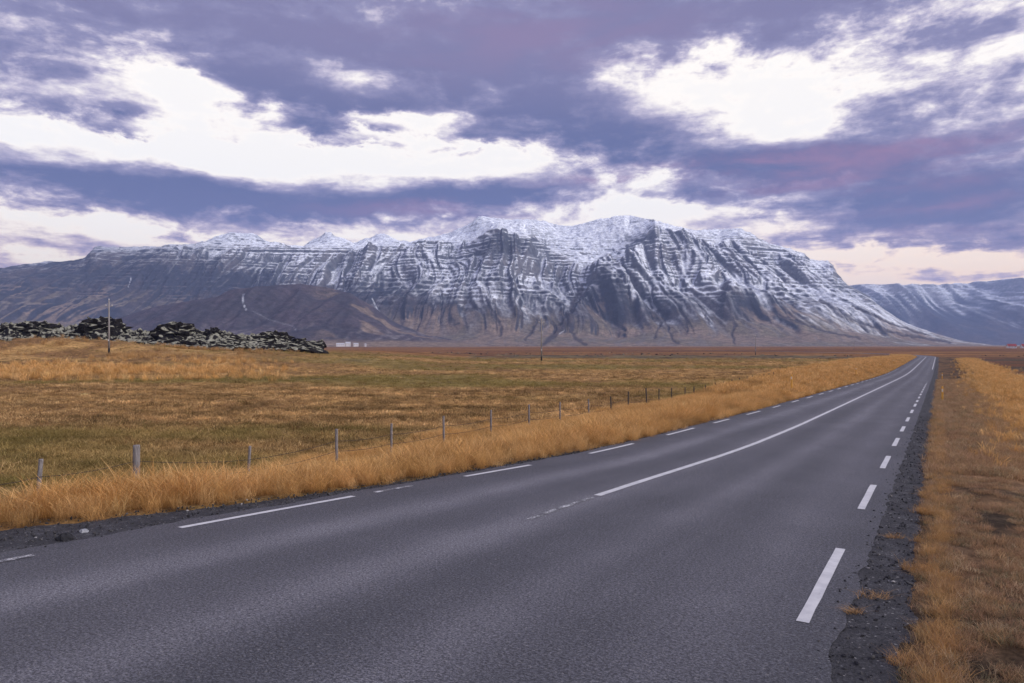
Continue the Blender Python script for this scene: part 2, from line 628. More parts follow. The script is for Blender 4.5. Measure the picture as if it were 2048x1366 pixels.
s_road = np.concatenate([np.arange(-45, 1, .35), np.arange(1, 24, .09), np.arange(24, 60, .35), np.geomspace(60.3, 700, 150)])
e_l = oL(s_road) - .32 - .10 * fbm(s_road / 1.3, 0 * s_road, 4, 91) - .15 * sst(10, 0, s_road) + .03 * fbm(s_road / .2, 0 * s_road + 3, 2, 96) * sst(30, 20, s_road)
e_r = EDGE_R + .05 * fbm(s_road / .7, 0 * s_road + 9, 4, 93) + .022 * fbm(s_road / .16, 0 * s_road + 5, 2, 94) * sst(30, 20, s_road)
road = strip('road', s_road, e_l, e_r, 0.0, asphalt_material(), 24, kind='structure',
             uvf=lambda S, O: (O - LINE_R) / (oL(S) - LINE_R) * 5.9)


def gravel_material():
    m, nt, b = mat('gravel', .9, .2)
    pos = world_pos(nt)
    v = nt.nodes.new('ShaderNodeTexVoronoi'); v.inputs['Scale'].default_value = 62
    link(nt, pos, v.inputs['Vector'])
    st = separate(nt, v.outputs['Color'])[0]
    n2 = noise(nt, pos, 3.2, 5, .65)
    n3 = noise(nt, pos, 120, 3, .7)
    base = ramp(nt, (st * .55 + n2.sstep(.25, .75) * .45), [(0, (.028, .028, .033)), (.6, (.070, .070, .080)), (1, (.14, .139, .15))])
    base = cmix(nt, 1.0, base, cmix(nt, n3.sstep(.3, .7), (.55, .55, .55), (1.4, 1.4, 1.4)), 'MULTIPLY')
    base = cmix(nt, st.sstep(.985, .997), base, (.34, .33, .33))
    link(nt, base, b.inputs['Base Color'])
    bump(nt, b, st * .6 + n3 * .5, 1.0, .03)
    return m


M_GRAVEL = gravel_material()
g_out_l = gL(s_road) - .45
shl = strip('gravel_shoulder', s_road, g_out_l, e_l + .25, -.012, M_GRAVEL, 22, kind='structure',
            drop=lambda S, O, t_: -.10 * (1 - t_) ** 2 + .016 * fbm(S / .3, O / .3, 3, 95) * (1 - t_ ** 4) + 0 * S)
shr = strip('gravel_shoulder', s_road, e_r - .25, np.full_like(s_road, GRASS_R + .75), -.012, M_GRAVEL, 18, kind='structure',
            drop=lambda S, O, t_: .016 * fbm(S / .3, O / .3, 3, 97) * t_ ** .25 - .03 * t_ ** 3)


def s_of_y(py, ofun):
    """road station of the photograph row py on the line ofun(s)"""
    s = 10.0
    for i in range(60):
        o = float(ofun(np.array([s]))[0])
        lo_, hi_ = -5.0, 600.0
        for k in range(40):
            md = .5 * (lo_ + hi_)
            X, Y = xy(np.array([md]), np.array([o]))
            yy = HY + F * (CAMZ - float(road_z(Y)[0])) / max(float(Y[0]), .3)
            if yy > py or Y[0] < .3: lo_ = md
            else: hi_ = md
        s = .5 * s + .5 * lo_
        if i > 6: break
    return s


def marking(name, s1, s2, ofun, w, m, lift=.006):
    n = max(4, int((s2 - s1) / .35) + 1)
    sa = np.linspace(s1, s2, n)
    oc = ofun(sa)
    j = .002 * rng.standard_normal(n)
    return strip(name, sa, oc - w / 2 + j, oc + w / 2 + .002 * rng.standard_normal(n), lift, m, 2, parent=road)


fR = lambda s: np.full_like(np.asarray(s, float), LINE_R)
rd = [(1246, 1098), (1018.5, 970), (936.6, 912), (892, 876), (862.8, 852.6), (842.7, 834.7), (826, 819.5), (813, 807.5)]
last = 0
for a, b_ in rd:
    s1, s2 = s_of_y(a, fR), s_of_y(b_, fR)
    marking('edge_line_dash', s1, s2, fR, .105, M_PAINT)
    per = s1 - last; last = s1
k = last + 4.2
while k < 82:
    marking('edge_line_dash', k, k + 2.0, fR, .11, M_PAINT if k < 72 else M_WORN)
    k += 4.2
marking('edge_line', 150, 420, fR, .13, M_PAINT)
ld = [(1057, 993), (953, 930), (907, 887), (870, 856), (846, 838), (829, 822), (815, 811)]
for a, b_ in ld:
    s1, s2 = s_of_y(a, oL), s_of_y(b_, oL)
    marking('edge_line_dash', s1, s2, oL, .11, M_PAINT)
    last = s1
k = last + 4.8
while k < 150:
    marking('edge_line_dash', k, k + 2.0, oL, .12, M_PAINT)
    k += 4.8
marking('edge_line_dash', .6, 3.75, oL, .11, M_WORN)
marking('edge_line_dash', 8.6, 9.4, oL, .10, M_WORN)
marking('centre_line', 10.35, 560, oC, .135, M_PAINT)
marking('worn_centre_line', 8.3, 10.2, oC, .09, M_WORN)

# ------------------------------------------------------------------ mountains
def terrain_material(name, bscale):
    m, nt, b = mat(name, .95, .08)
    pos = world_pos(nt)
    col = attr(nt, 'zone')
    n1 = noise(nt, vscale(nt, pos, (1, 1, 1.6)), .035 * bscale, 6, .68)
    n2 = noise(nt, vscale(nt, pos, (1, 1, 2.5)), .16 * bscale, 4, .65)
    c1 = cmix(nt, 1.0, col, cmix(nt, n1.sstep(.3, .7), (.60, .60, .63), (1.42, 1.41, 1.38)), 'MULTIPLY')
    c2 = cmix(nt, 1.0, c1, cmix(nt, n2.sstep(.3, .7), (.62, .62, .64), (1.40, 1.40, 1.37)), 'MULTIPLY')
    link(nt, c2, b.inputs['Base Color'])
    bump(nt, b, n1 * .7 + n2 * .3, .7, 9.0 / bscale)
    return m


def prof(Yq, KY, KZ):
    """piecewise profile: KY, KZ are (ncol, nkey); Yq is (nrow, ncol)"""
    z = np.full(Yq.shape, 0.0)
    nk = KY.shape[1]
    z[:] = KZ[:, 0][None, :]
    for k in range(nk - 1):
        y0, y1, z0, z1 = KY[:, k][None], KY[:, k + 1][None], KZ[:, k][None], KZ[:, k + 1][None]
        t_ = np.clip((Yq - y0) / (y1 - y0), 0, 1)
        z = np.where(Yq >= y0, z0 + (z1 - z0) * t_, z)
    return z


def seg_dist(px, py, pts):
    d = np.full(px.shape, 1e9)
    for (x0, y0), (x1, y1) in zip(pts[:-1], pts[1:]):
        L = (x1 - x0) ** 2 + (y1 - y0) ** 2
        t_ = np.clip(((px - x0) * (x1 - x0) + (py - y0) * (y1 - y0)) / L, 0, 1)
        d = np.minimum(d, np.hypot(px - x0 - t_ * (x1 - x0), py - y0 - t_ * (y1 - y0)))
    return d


def tri_in(px, py, pts, soft):
    d = np.full(px.shape, 1e9)
    n = len(pts)
    cx, cy = sum(p[0] for p in pts) / n, sum(p[1] for p in pts) / n
    for i in range(n):
        (x0, y0), (x1, y1) = pts[i], pts[(i + 1) % n]
        nx, ny = y1 - y0, x0 - x1
        L = math.hypot(nx, ny)
        sg = 1 if (cx - x0) * nx + (cy - y0) * ny > 0 else -1
        d = np.minimum(d, ((px - x0) * nx + (py - y0) * ny) / L * sg)
    return sst(-soft, soft, d)


lay_rng = np.random.default_rng(5)
LAY_T = np.cumsum(lay_rng.uniform(11, 30, 70)) - 10
LAY_H = lay_rng.uniform(.5, 1.0, 71)


def terrace(z, amt):
    i = np.clip(np.searchsorted(LAY_T, z) - 1, 0, len(LAY_T) - 2)
    lo, hi = LAY_T[i], LAY_T[i + 1]
    f = np.clip((z - lo) / (hi - lo), 0, 1)
    g = np.where(f < .66, f * .22 / .66, .22 + (f - .66) * .78 / .34)
    return z + (lo + (hi - lo) * g - z) * amt * LAY_H[i]


C3 = lambda r, g, b_: np.array([r, g, b_])[None, None, :]
ROCK, SCREE, SNOW, TURF, OLIVE, UMBER = C3(.036, .042, .062), C3(.135, .125, .130), C3(.80, .85, .93), C3(.205, .155, .120), C3(.155, .130, .098), C3(.066, .056, .062)

SIL_A = [(-700, 560), (-200, 540), (0, 527), (51, 518), (85, 512), (137, 512), (145, 514), (160, 509), (181, 507), (239, 499), (290, 489.5), (342, 486), (393, 487), (420, 487), (564, 492), (615, 492), (702, 491), (805, 492), (900, 491),
         (935, 486), (960, 478), (975, 470), (993, 465), (1061, 468), (1100, 500), (1150, 520), (1200, 526), (1250, 512), (1290, 470), (1310, 450), (1350, 459), (1390, 466), (1420, 474), (1440, 478), (1480, 468), (1500, 474), (1525, 486),
         (1535, 489), (1580, 499), (1610, 510), (1620, 520), (1640, 523), (1658, 525), (1668, 534), (1674, 549), (1692, 567), (1712, 579), (1737, 592), (1752, 607), (1772, 622), (1792, 635), (1802, 642), (1832, 655), (1872, 668.5), (1922, 682), (1990, 691.2), (2110, 692.5)]
SIL_B = [(-700, 575), (0, 540), (170, 520), (181, 507), (190, 494), (205, 495.5), (240, 497), (262, 500), (390, 492), (407, 486), (425, 477), (442, 470), (460, 465), (468, 464.5), (490, 466.5), (500, 465), (512, 469), (530, 480), (550, 489), (564, 494), (608, 494), (618, 485), (640, 474.5),
         (651, 465), (662, 464), (668, 472), (690, 479), (706, 489), (716, 484), (729, 476.5), (738, 475), (746, 472.5), (753, 467.5), (770, 467), (780, 473), (800, 484), (818, 486), (840, 477), (870, 472), (902, 464), (921, 455), (940, 447), (953, 434.5), (964, 430.5), (972, 432.5), (985, 435), (1000, 436), (1024, 440), (1036, 437.5),
         (1062, 438.5), (1090, 441), (1110, 448), (1140, 451.5), (1170, 445), (1200, 436), (1214, 435.5), (1230, 430.5), (1262, 429.5), (1290, 436), (1310, 440), (1350, 452), (1390, 460), (1420, 458), (1482, 457), (1492, 462), (1520, 480), (1535, 487), (1580, 497), (1610, 508), (1620, 518.5),
         (1640, 521), (1657, 522), (1667, 531), (1673, 547), (1690, 566), (1710, 578), (1735, 590), (1750, 605), (1770, 620), (1790, 633), (1800, 640), (1830, 653), (1870, 667), (1920, 681), (1990, 691), (2110, 692.2)]
YT = [(-700, 650), (0, 640), (200, 650), (560, 640), (830, 640), (900, 626), (1000, 614), (1100, 620), (1180, 632), (1250, 652), (1300, 640), (1400, 628), (1500, 648), (1580, 636), (1620, 612), (1680, 606), (1740, 622), (1800, 652), (1872, 674), (1922, 685), (1990, 691.6), (2110, 692.8)]
YM = [(-700, 600), (0, 560), (200, 566), (400, 565), (560, 570), (700, 585), (900, 560), (1000, 540), (1200, 580), (1300, 548), (1450, 555), (1600, 565), (1690, 588), (1740, 606), (1800, 646), (1872, 671), (1922, 683.5), (1990, 691.4), (2110, 692.6)]


def build_main_mountain():
    px = np.concatenate([np.arange(-700, -20, 14.0), np.arange(-20, 2110, 1.75)])
    nc = len(px)
    F0 = 2350 + 120 * np.sin(px / 260.0) + 150 * sst(1500, 2000, px)
    Y1 = F0 + 640
    DA = pl([(-700, 3900), (600, 3900), (900, 3950), (1000, 3650), (1061, 3700), (1150, 3560), (1250, 3580), (1300, 3900), (1660, 3950), (1750, 3600), (2110, 3300)], px)
    Y2 = Y1 + .48 * (DA - Y1)
    DB = DA + pl([(-700, 900), (900, 900), (1000, 1000), (1150, 1000), (1260, 900), (1310, 300), (1390, 300), (1450, 420), (1500, 330), (1560, 160), (1660, 140), (2110, 120)], px)
    Y4 = DA + .35 * (DB - DA)
    ya, yb = pl(SIL_A, px), pl(SIL_B, px)
    yt, ym = smooth_pl(YT, px, 20), smooth_pl(YM, px, 20)
    ya, ym = np.maximum(ya, yb + .2), np.minimum(ym, yt - .3)
    y4 = np.minimum(ya - 1.0, lerp(ya, yb, .18))
    y4 = np.where(yb > ya - 2, ya + .5, y4)
    zf = lambda y, Y: (HY - y) / F * Y + CAMZ
    y1b = lerp(np.full(nc, 691.5), yt, .36)
    KY = np.stack([F0 - 60, F0, F0 + 380, Y1, Y2, DA, Y4, DB, DB + 350, DB + 1600], 1)
    zB = zf(yb, DB)
    KZ = np.stack([np.full(nc, -8.0), np.full(nc, -3.0), zf(y1b, F0 + 380), zf(yt, Y1), zf(ym, Y2), zf(ya, DA), zf(y4, Y4), zB, zB * .93, zB * .55], 1)
    cnt = [3, 26, 40, 110, 130, 46, 56, 10, 8]
    rows = []
    for k, n in enumerate(cnt):
        t_ = np.linspace(0, 1, n, endpoint=False)[:, None]
        rows.append(KY[:, k][None] * (1 - t_) + KY[:, k + 1][None] * t_)
    rows.append(KY[:, -1][None])
    Y = np.concatenate(rows, 0)
    PX = np.broadcast_to(px[None], Y.shape)
    X = (PX - CX) / F * Y
    F0b, DAb, DBb = F0[None], DA[None], DB[None]
    w = sst(0.08, .42, (Y - F0b) / (DAb - F0b)) * (1 - sst(.90, 1.0, (Y - F0b) / (DAb - F0b)))
    rgt = sst(1560, 1800, PX)
    lft = sst(640, 520, PX)
    wx = X + 60 * fbm(X / 400, Y / 500, 2, 3)
    big = fbm(wx / 620, Y / 2600, 2, 101)
    gul = ridged(wx / 230, Y / 1500, 3, 111, .5)
    fine = ridged(wx / 70, Y / 520, 2, 121, .5)
    B = w * (170 * big + 70 * gul + 24 * fine + 7 * ridged(wx / 26, Y / 200, 2, 127)) * (1 - .5 * rgt) * (1 - .3 * lft)
    chute = sst(.72, .96, 1 - 2.2 * np.abs(perlin(wx / 210, Y / 1300, 181))) + sst(.78, .97, 1 - 2.2 * np.abs(perlin(wx / 95 + 7, Y / 700, 183))) * .7
    chute = np.clip(chute, 0, 1) * w
    B = B - 34 * chute
    pyA = HY - F * (prof(Y, KY, KZ) - CAMZ) / Y
    # free-standing buttresses
    BUT = [([(1215, 528), (1125, 655), (1305, 655)], 150), ([(1448, 565), (1452, 640), (1585, 640)], 90), ([(990, 462), (948, 512), (1060, 500)], 70), ([(700, 575), (830, 640), (640, 640)], 40)]
    for pts, amp in BUT:
        B = B + amp * tri_in(PX, pyA, pts, 14) * w
    Z = prof(Y + B, KY, KZ)
    # soften the profile breaks a little along the slope
    for _ in range(2):
        Z[1:-1] = .25 * Z[:-2] + .5 * Z[1:-1] + .25 * Z[2:]
    # upper snow slopes: flutings and bowls
    up = sst(DAb - 50, DAb + 150, Y) * (1 - sst(DBb - 160, DBb - 10, Y))
    Z = Z + up * (22 * fbm(X / 260, Y / 500, 3, 131) + 6 * ridged(X / 60, Y / 300, 2, 133))
    # crags along the crest
    crest = np.exp(-((Y - DBb) / 60) ** 2)
    Z = Z + crest * 5 * fbm(X / 22, Y / 60, 3, 137) * sst(1950, 1700, PX)
    Z = Z + 2.2 * fbm(X / 30, Y / 45, 3, 139) * sst(F0b + 300, F0b + 900, Y)
    cl = sst(140, 230, Z + 30 * fbm(X / 300, Y / 300, 2, 141)) * (1 - sst(DBb, DBb + 60, Y)) * (1 - .85 * rgt * sst(260, 160, Z))
    lay = Z + 10 * fbm(X / 700, Y / 700, 2, 143) + X * .012
    amt = cl * (1 - .8 * chute) * (1 - .85 * np.exp(-((Y - DBb) / 90) ** 2)) * np.clip(.62 + 1.1 * fbm(X / 150, Y / 200 + Z / 90, 3, 145), .05, 1.0)
    Z = Z + (terrace(lay, np.ones_like(Z)) - lay) * amt
    # shallow channels on the apron
    ap = sst(F0b, F0b + 250, Y) * (1 - sst(Y1[None] - 50, Y1[None] + 250, Y))
    PYt = HY - F * (Z - CAMZ) / Y
    CH = [([(1165, 575), (1146, 606), (1140, 640), (1126, 656), (1105, 671), (1085, 689)], 5.5), ([(1138, 648), (1150, 676), (1172, 689)], 4), ([(1327, 642), (1312, 664), (1310, 676)], 2.5), ([(1330, 642), (1340, 664), (1346, 680), (1358, 686)], 3), ([(1370, 640), (1376, 662)], 3),
          ([(1466, 640), (1471, 652), (1463, 664), (1469, 686)], 3), ([(1075, 640), (1062, 664), (1050, 680)], 3), ([(985, 622), (1003, 652), (1000, 672)], 3), ([(1640, 600), (1716, 644), (1800, 668), (1900, 684)], 3), ([(1705, 612), (1778, 645), (1850, 668)], 2.5), ([(1560, 630), (1640, 660), (1720, 676)], 2.5), ([(1410, 628), (1420, 650)], 2)]
    chan = np.zeros_like(Z)
    jx, jy = PX + 3 * fbm(PX / 14, PYt / 10, 3, 151), PYt + 2 * fbm(PX / 12, PYt / 12, 3, 153)
    for pts, wd in CH:
        chan = np.maximum(chan, sst(wd * 1.3, wd * .35, seg_dist(jx, jy, pts)))
    Z = Z - 3.0 * chan * ap
    # ---- what covers it
    gy = np.gradient(Z, axis=0) / np.gradient(Y, axis=0)
    dXc = np.gradient(X, axis=1)
    gx = np.gradient(Z, axis=1) / dXc
    slope = np.hypot(gy, gx)
    PY = HY - F * (Z - CAMZ) / Y
    nA, nB, nC = fbm(X / 240, Y / 240, 4, 161), fbm(X / 45, Y / 80, 4, 163), fbm(X / 14, Y / 30, 3, 165)
    streak = fbm(wx / 26, Y / 420 + Z / 500, 3, 167)
    bare = np.zeros_like(Z)
    for pts, amp in BUT[:3]:
        bare = np.maximum(bare, tri_in(PX + 16 * nB, PY + 8 * nC, pts, 12))
    line = pl([(-700, 520), (0, 520), (300, 500), (480, 440), (600, 330), (800, 300), (900, 230), (1100, 215), (1300, 205), (1500, 210), (1650, 180), (1750, 140), (1900, 90), (2110, 80)], px)[None]
    sn = sst(-90, 110, Z - line + 70 * nA + 60 * nB + 40 * streak)
    steep = sst(1.15, .55, slope + .30 * nC + .2 * nB)
    snow = sn * (.10 + .90 * steep)
    snow = np.maximum(snow, .80 * chute * sst(-150, 60, Z - line + 60 * nB + 50 * nC) * sst(1.5, .9, slope))
    full = sst(560, 700, Z + 60 * nB) * sst(500, 700, PX + 0 * Z)
    snow = np.maximum(snow, full * (.30 + .70 * sst(1.5, .85, slope + .3 * nC)))
    snow = snow * (1 - .80 * bare) * (.72 + .28 * sst(-.5, .25, nC + .5 * nB))
    snow = np.where((PX < 560), snow * lerp(.5, 1, sst(200, 560, PX)), snow)
    rough = ROCK * .8 * np.ones_like(X)[..., None]
    rough = lerp(rough, UMBER, (sst(-.1, .5, nA + .4 * nB) * .7)[..., None])
    gent = sst(.95, .45, slope + .3 * nC)
    rough = lerp(rough, SCREE, (gent * sst(-.2, .5, streak + .3 * nB) * .75)[..., None])
    turf = lerp(TURF, OLIVE, sst(-.3, .4, nA)[..., None])
    tl = pl([(-700, 270), (0, 250), (300, 240), (500, 190), (700, 150), (900, 118), (1200, 112), (1240, 80), (1300, 100), (1500, 100), (1600, 150), (1750, 130), (1900, 60), (2110, 60)], px)[None]
    tw = sst(60, -40, Z - tl + 45 * nA + 45 * streak + 25 * nB) * sst(1.1, .6, slope)
    C = lerp(rough, turf, tw[..., None])
    C = lerp(C, SCREE * 1.15, (np.clip(sst(.05, .5, streak + .2 * nA), 0, 1) * .45 * tw)[..., None])
    C = lerp(C, SNOW, np.clip(snow, 0, 1)[..., None])
    # right spur: dusted with snow in streaks down the fall line
    sp = sst(1580, 1700, PX) * sst(30, 130, Z) * sst(-.25, .45, fbm((PY - .55 * PX) / 5.5, PX / 160, 3, 171))
    C = lerp(C, SNOW * .85, (sp * .7)[..., None])
    C = lerp(C, UMBER * .8, (chan * .85)[..., None])
    FALL = [([(488, 586), (485, 600), (488, 610), (492, 619)], 1.0), ([(744, 597), (752, 612), (764, 634), (780, 648), (788, 656), (780, 664), (782, 684)], .8), ([(1138, 655), (1128, 662), (1118, 668)], .5), ([(262, 556), (256, 575)], .6), ([(837, 668), (840, 676)], .8)]
    for pts, wd in FALL:
        C = lerp(C, C3(.62, .66, .72), (sst(wd * 1.4, wd * .5, seg_dist(PX + 1.2 * nB, PY, pts)) * .85)[..., None])
    V = np.stack([X, Y, Z], -1).reshape(-1, 3)
    o = mesh_np('mountain', V, grid_faces(*X.shape), terrain_material('mountain_rock', 1.0), colors={'zone': C.reshape(-1, 3)})
    tag(o, kind='structure')
    return PX, Y, Z


def build_hill():
    px = np.arange(30, 960, 3.0)
    crest = pl([(30, 692), (100, 682), (160, 668), (219, 642), (308, 613), (376, 602), (430, 594), (478, 577), (540, 571), (600, 567), (650, 574), (700, 586), (745, 612), (790, 645), (850, 668), (960, 691)], px)
    F0 = 1750 + 60 * np.sin(px / 90)
    DC = 2380 + 60 * np.sin(px / 120 + 1)
    zf = lambda y, Y: (HY - y) / F * Y + CAMZ
    zc = zf(crest, DC)
    KY = np.stack([F0 - 40, F0, F0 + 260, DC - 60, DC, DC + 200, DC + 700], 1)
    KZ = np.stack([np.full(len(px), -7.0), np.full(len(px), -3.0), zf(lerp(691, crest, .33), F0 + 260), zf(lerp(691, crest, .93), DC - 60), zc, zc * .96, zc * .3 - 10], 1)
    rows = []
    for k, n in enumerate([3, 30, 60, 24, 12, 8]):
        t_ = np.linspace(0, 1, n, endpoint=False)[:, None]
        rows.append(KY[:, k][None] * (1 - t_) + KY[:, k + 1][None] * t_)
    Y = np.concatenate(rows + [KY[:, -1][None]], 0)
    PX = np.broadcast_to(px[None], Y.shape)
    X = (PX - CX) / F * Y
    w = sst(F0[None], F0[None] + 250, Y) * (1 - sst(DC[None] - 80, DC[None], Y))
    Z = prof(Y + w * (60 * fbm(X / 260, Y / 800, 3, 201) + 25 * ridged(X / 90, Y / 500, 2, 203)), KY, KZ)
    for _ in range(3):
        Z[1:-1] = .25 * Z[:-2] + .5 * Z[1:-1] + .25 * Z[2:]
    Z = Z + 1.5 * fbm(X / 25, Y / 30, 3, 205) * sst(0, 20, Z)
    PY = HY - F * (Z - CAMZ) / Y
    nA, nB = fbm(X / 150, Y / 200, 4, 211), fbm(X / 24, Y / 80, 4, 213)
    C = lerp(C3(.050, .046, .060), C3(.068, .056, .070), sst(-.3, .4, nA)[..., None])
    C = lerp(C, SCREE * 1.25, (sst(.15, .7, nB + .6 * nA) * sst(90, 20, Z) * .8)[..., None])
    C = lerp(C, TURF, (sst(.2, .6, fbm(X / 120, Y / 120, 3, 217)) * sst(600, 700, PX) * .8)[..., None])
    C = lerp(C, TURF, (sst(22, 4, Z + 8 * nA) * sst(520, 640, PX))[..., None])
    C = lerp(C, C3(.6, .64, .7), (sst(1.7, .5, seg_dist(PX + nB, PY, [(488, 588), (485, 600), (488, 610), (492, 619)])) * .7)[..., None])
    C = lerp(C, C3(.5, .53, .58), (sst(1.3, .5, seg_dist(PX + nB, PY, [(505, 622), (540, 640), (585, 652), (592, 660)])) * .25)[..., None])
    tag(mesh_np('hill', np.stack([X, Y, Z], -1).reshape(-1, 3), grid_faces(*X.shape), terrain_material('hill_scree', 1.4), colors={'zone': C.reshape(-1, 3)}), kind='structure')


def build_far_mountain():
    px = np.arange(1560, 2900, 3.5)
    top = pl([(1560, 580), (1715, 571.5), (1735, 570.5), (1790, 572), (1800, 570), (1870, 570), (1905, 568), (1935, 566.5), (1948, 562.5), (2010, 561.5), (2048, 561), (2200, 559), (2400, 566), (2600, 590), (2900, 640)], px)
    n = len(px)
    F0 = 5600 + 200 * np.sin(px / 130)
    DC = 7600 + 350 * np.sin(px / 60 + .6)
    zf = lambda y, Y: (HY - y) / F * Y + CAMZ
    KY = np.stack([F0 - 80, F0, F0 + 700, DC - 420, DC, DC + 900, DC + 2500], 1)
    zc = zf(top, DC)
    KZ = np.stack([np.full(n, -10.0), np.full(n, -3.0), zc * .22, zc * .68, zc, zc * .99, zc * .5], 1)
    rows = []
    for k, c_ in enumerate([3, 24, 70, 60, 16, 5]):
        t_ = np.linspace(0, 1, c_, endpoint=False)[:, None]
        rows.append(KY[:, k][None] * (1 - t_) + KY[:, k + 1][None] * t_)
    Y = np.concatenate(rows + [KY[:, -1][None]], 0)
    PX = np.broadcast_to(px[None], Y.shape)
    X = (PX - CX) / F * Y
    w = sst(F0[None], F0[None] + 500, Y) * (1 - sst(DC[None] - 120, DC[None], Y))
    B = w * (380 * fbm(X / 1100, Y / 4000, 2, 301) + 130 * ridged(X / 330, Y / 2200, 3, 303))
    Z = prof(Y + B, KY, KZ)
    Z[1:-1] = .25 * Z[:-2] + .5 * Z[1:-1] + .25 * Z[2:]
    lay = Z * 1.0
    amt = sst(300, 430, Z)
    Z = Z + (terrace(lay * .7, np.ones_like(Z)) / .7 - lay) * amt * .9
    nA, nB = fbm(X / 500, Y / 500, 4, 311), fbm(X / 60, Y / 600, 4, 313)
    slope = np.hypot(np.gradient(Z, axis=0) / np.gradient(Y, axis=0), np.gradient(Z, axis=1) / np.gradient(X, axis=1))
    C = lerp(ROCK, UMBER, sst(-.3, .4, nA)[..., None]) * np.ones_like(X)[..., None]
    sn = sst(300, 520, Z + 130 * nA + 170 * nB) * (.3 + .7 * sst(1.2, .6, slope))
    C = lerp(C, SNOW, (sn * .72)[..., None])
    tag(mesh_np('mountain', np.stack([X, Y, Z], -1).reshape(-1, 3), grid_faces(*X.shape), terrain_material('far_mountain_rock', .6), colors={'zone': C.reshape(-1, 3)}), kind='structure')


build_main_mountain()
build_hill()
build_far_mountain()

# haze: even air over the whole valley
hz = MB().box((0, 2000, 448), (60000, 18400, 920)).build('haze', bpy.data.materials.new('haze_air'))
tag(hz, 'thin bluish evening air over the valley and mountains', 'haze', kind='stuff')
hm = hz.data.materials[0]
hm.use_nodes = True
hm.node_tree.nodes.clear()
pv = hm.node_tree.nodes.new('ShaderNodeVolumePrincipled')
pv.inputs['Color'].default_value = (.44, .59, 1.0, 1)
pv.inputs['Density'].default_value = 7.8e-5
ho = hm.node_tree.nodes.new('ShaderNodeOutputMaterial')
hm.node_tree.links.new(pv.outputs[0], ho.inputs['Volume'])

# ------------------------------------------------------------------ lava field with moss
def lava_material():
    m, nt, b = mat('mossy_lava', .95, .05)
    geo = nt.nodes.new('ShaderNodeNewGeometry')
    nz = separate(nt, geo.outputs['Normal'])[2]
    n1 = noise(nt, geo.outputs['Position'], .9, 5, .65)
    n2 = noise(nt, geo.outputs['Position'], 4.5, 4, .7)
    moss = (nz + (n1 - .5) * 1.5 + (n2 - .5) * .5).sstep(.74, .88)
    rock = ramp(nt, n2, [(.25, (.008, .008, .010)), (.75, (.036, .032, .034))])
    mo = cmix(nt, n1.sstep(.35, .65), (.17, .165, .115), (.36, .355, .29))
    link(nt, cmix(nt, moss, rock, mo), b.inputs['Base Color'])
    bump(nt, b, n2, 1.0, .25)
    return m


M_LAVA = lava_material()
SIL_L = [(-800, 655), (-400, 648), (-150, 652), (0, 656), (20, 652), (60, 651), (75, 649), (110, 654), (130, 661), (160, 657), (185, 654), (205, 652), (240, 658), (252, 667), (270, 669), (320, 670), (345, 664), (375, 664), (395, 670), (440, 671),
         (460, 676), (500, 677), (535, 675), (568, 682), (585, 685), (605, 687), (640, 692), (680, 698), (700, 704), (760, 712)]


def build_lava():
    px = np.concatenate([np.arange(-800, -30, 8.0), np.arange(-30, 672, 1.5)])
    Yr = np.concatenate([np.linspace(130, 186, 100), np.linspace(187, 230, 20)])
    PX, Y = np.meshgrid(px, Yr)
    X = (PX - CX) / F * Y
    zs = (HY - smooth_pl(SIL_L, px, 2)) / F * 165 + CAMZ
    g = ground_z(X, Y)
    yf = 139 + 4 * fbm(px / 40, px * 0, 3, 401)
    up = sst(0, 1, (Y - yf[None]) / (165 - yf[None])) ** .8
    env = (zs[None] - g) * sst(668, 600, px)[None] * up * (1 - .5 * sst(178, 225, Y)) * (1 - sst(222, 230, Y) * 1.3)
    a = np.clip(env / 3.5, 0, 1)
    r = 1.15 * ridged(X / 7.5, Y / 6.5, 3, 411, .55) + .6 * fbm(X / 2.2, Y / 1.7, 3, 413)
    Z = g - .35 + env * .9 + a * r * .9 + .5 * sst(0, .4, a) * (.3 + fbm(X / 3, Y / 3, 2, 417)) - 1.6 * sst(.10, .0, a)
    o = mesh_np('lava_field', np.stack([X, Y, Z], -1).reshape(-1, 3), grid_faces(*X.shape), M_LAVA)
    tag(o, kind='structure')


build_lava()


def lump(name, c_, size, seed, m, flat=.35, sub=48, rough=.45, link_it=True):
    """a craggy rock: a sphere pushed in and out by ridged noise, flat below"""
    nu, nv = sub, sub // 2
    th = np.linspace(0, 2 * math.pi, nu, endpoint=False)
    ph = np.linspace(0, math.pi, nv)
    PH, TH = np.meshgrid(ph, th, indexing='ij')
    x, y, z = np.sin(PH) * np.cos(TH), np.sin(PH) * np.sin(TH), np.cos(PH)
    d = 1 + rough * (ridged(x * 1.6 + seed, y * 1.6 + z * 1.3, 3, seed) - .2) * .55 + rough * .45 * fbm(x * 5 + 3 * z, y * 5 + seed - 2 * z, 3, seed + 5)
    d = np.where((PH < 1e-6) | (PH > math.pi - 1e-6), d.mean(), d)
    x, y, z = x * d * size[0], y * d * size[1], z * d * size[2]
    z = np.where(z < -flat * size[2], -flat * size[2], z)
    i = np.arange(nv - 1)[:, None] * nu; j = np.arange(nu)[None]; j2 = (j + 1) % nu
    fc = np.stack([i + j, i + nu + j, i + nu + j2, i + j2], -1).reshape(-1, 4)
    o = mesh_np(name, np.stack([x, y, z], -1).reshape(-1, 3), fc, m, smooth=False, link_it=link_it)
    o.location = c_
    return o


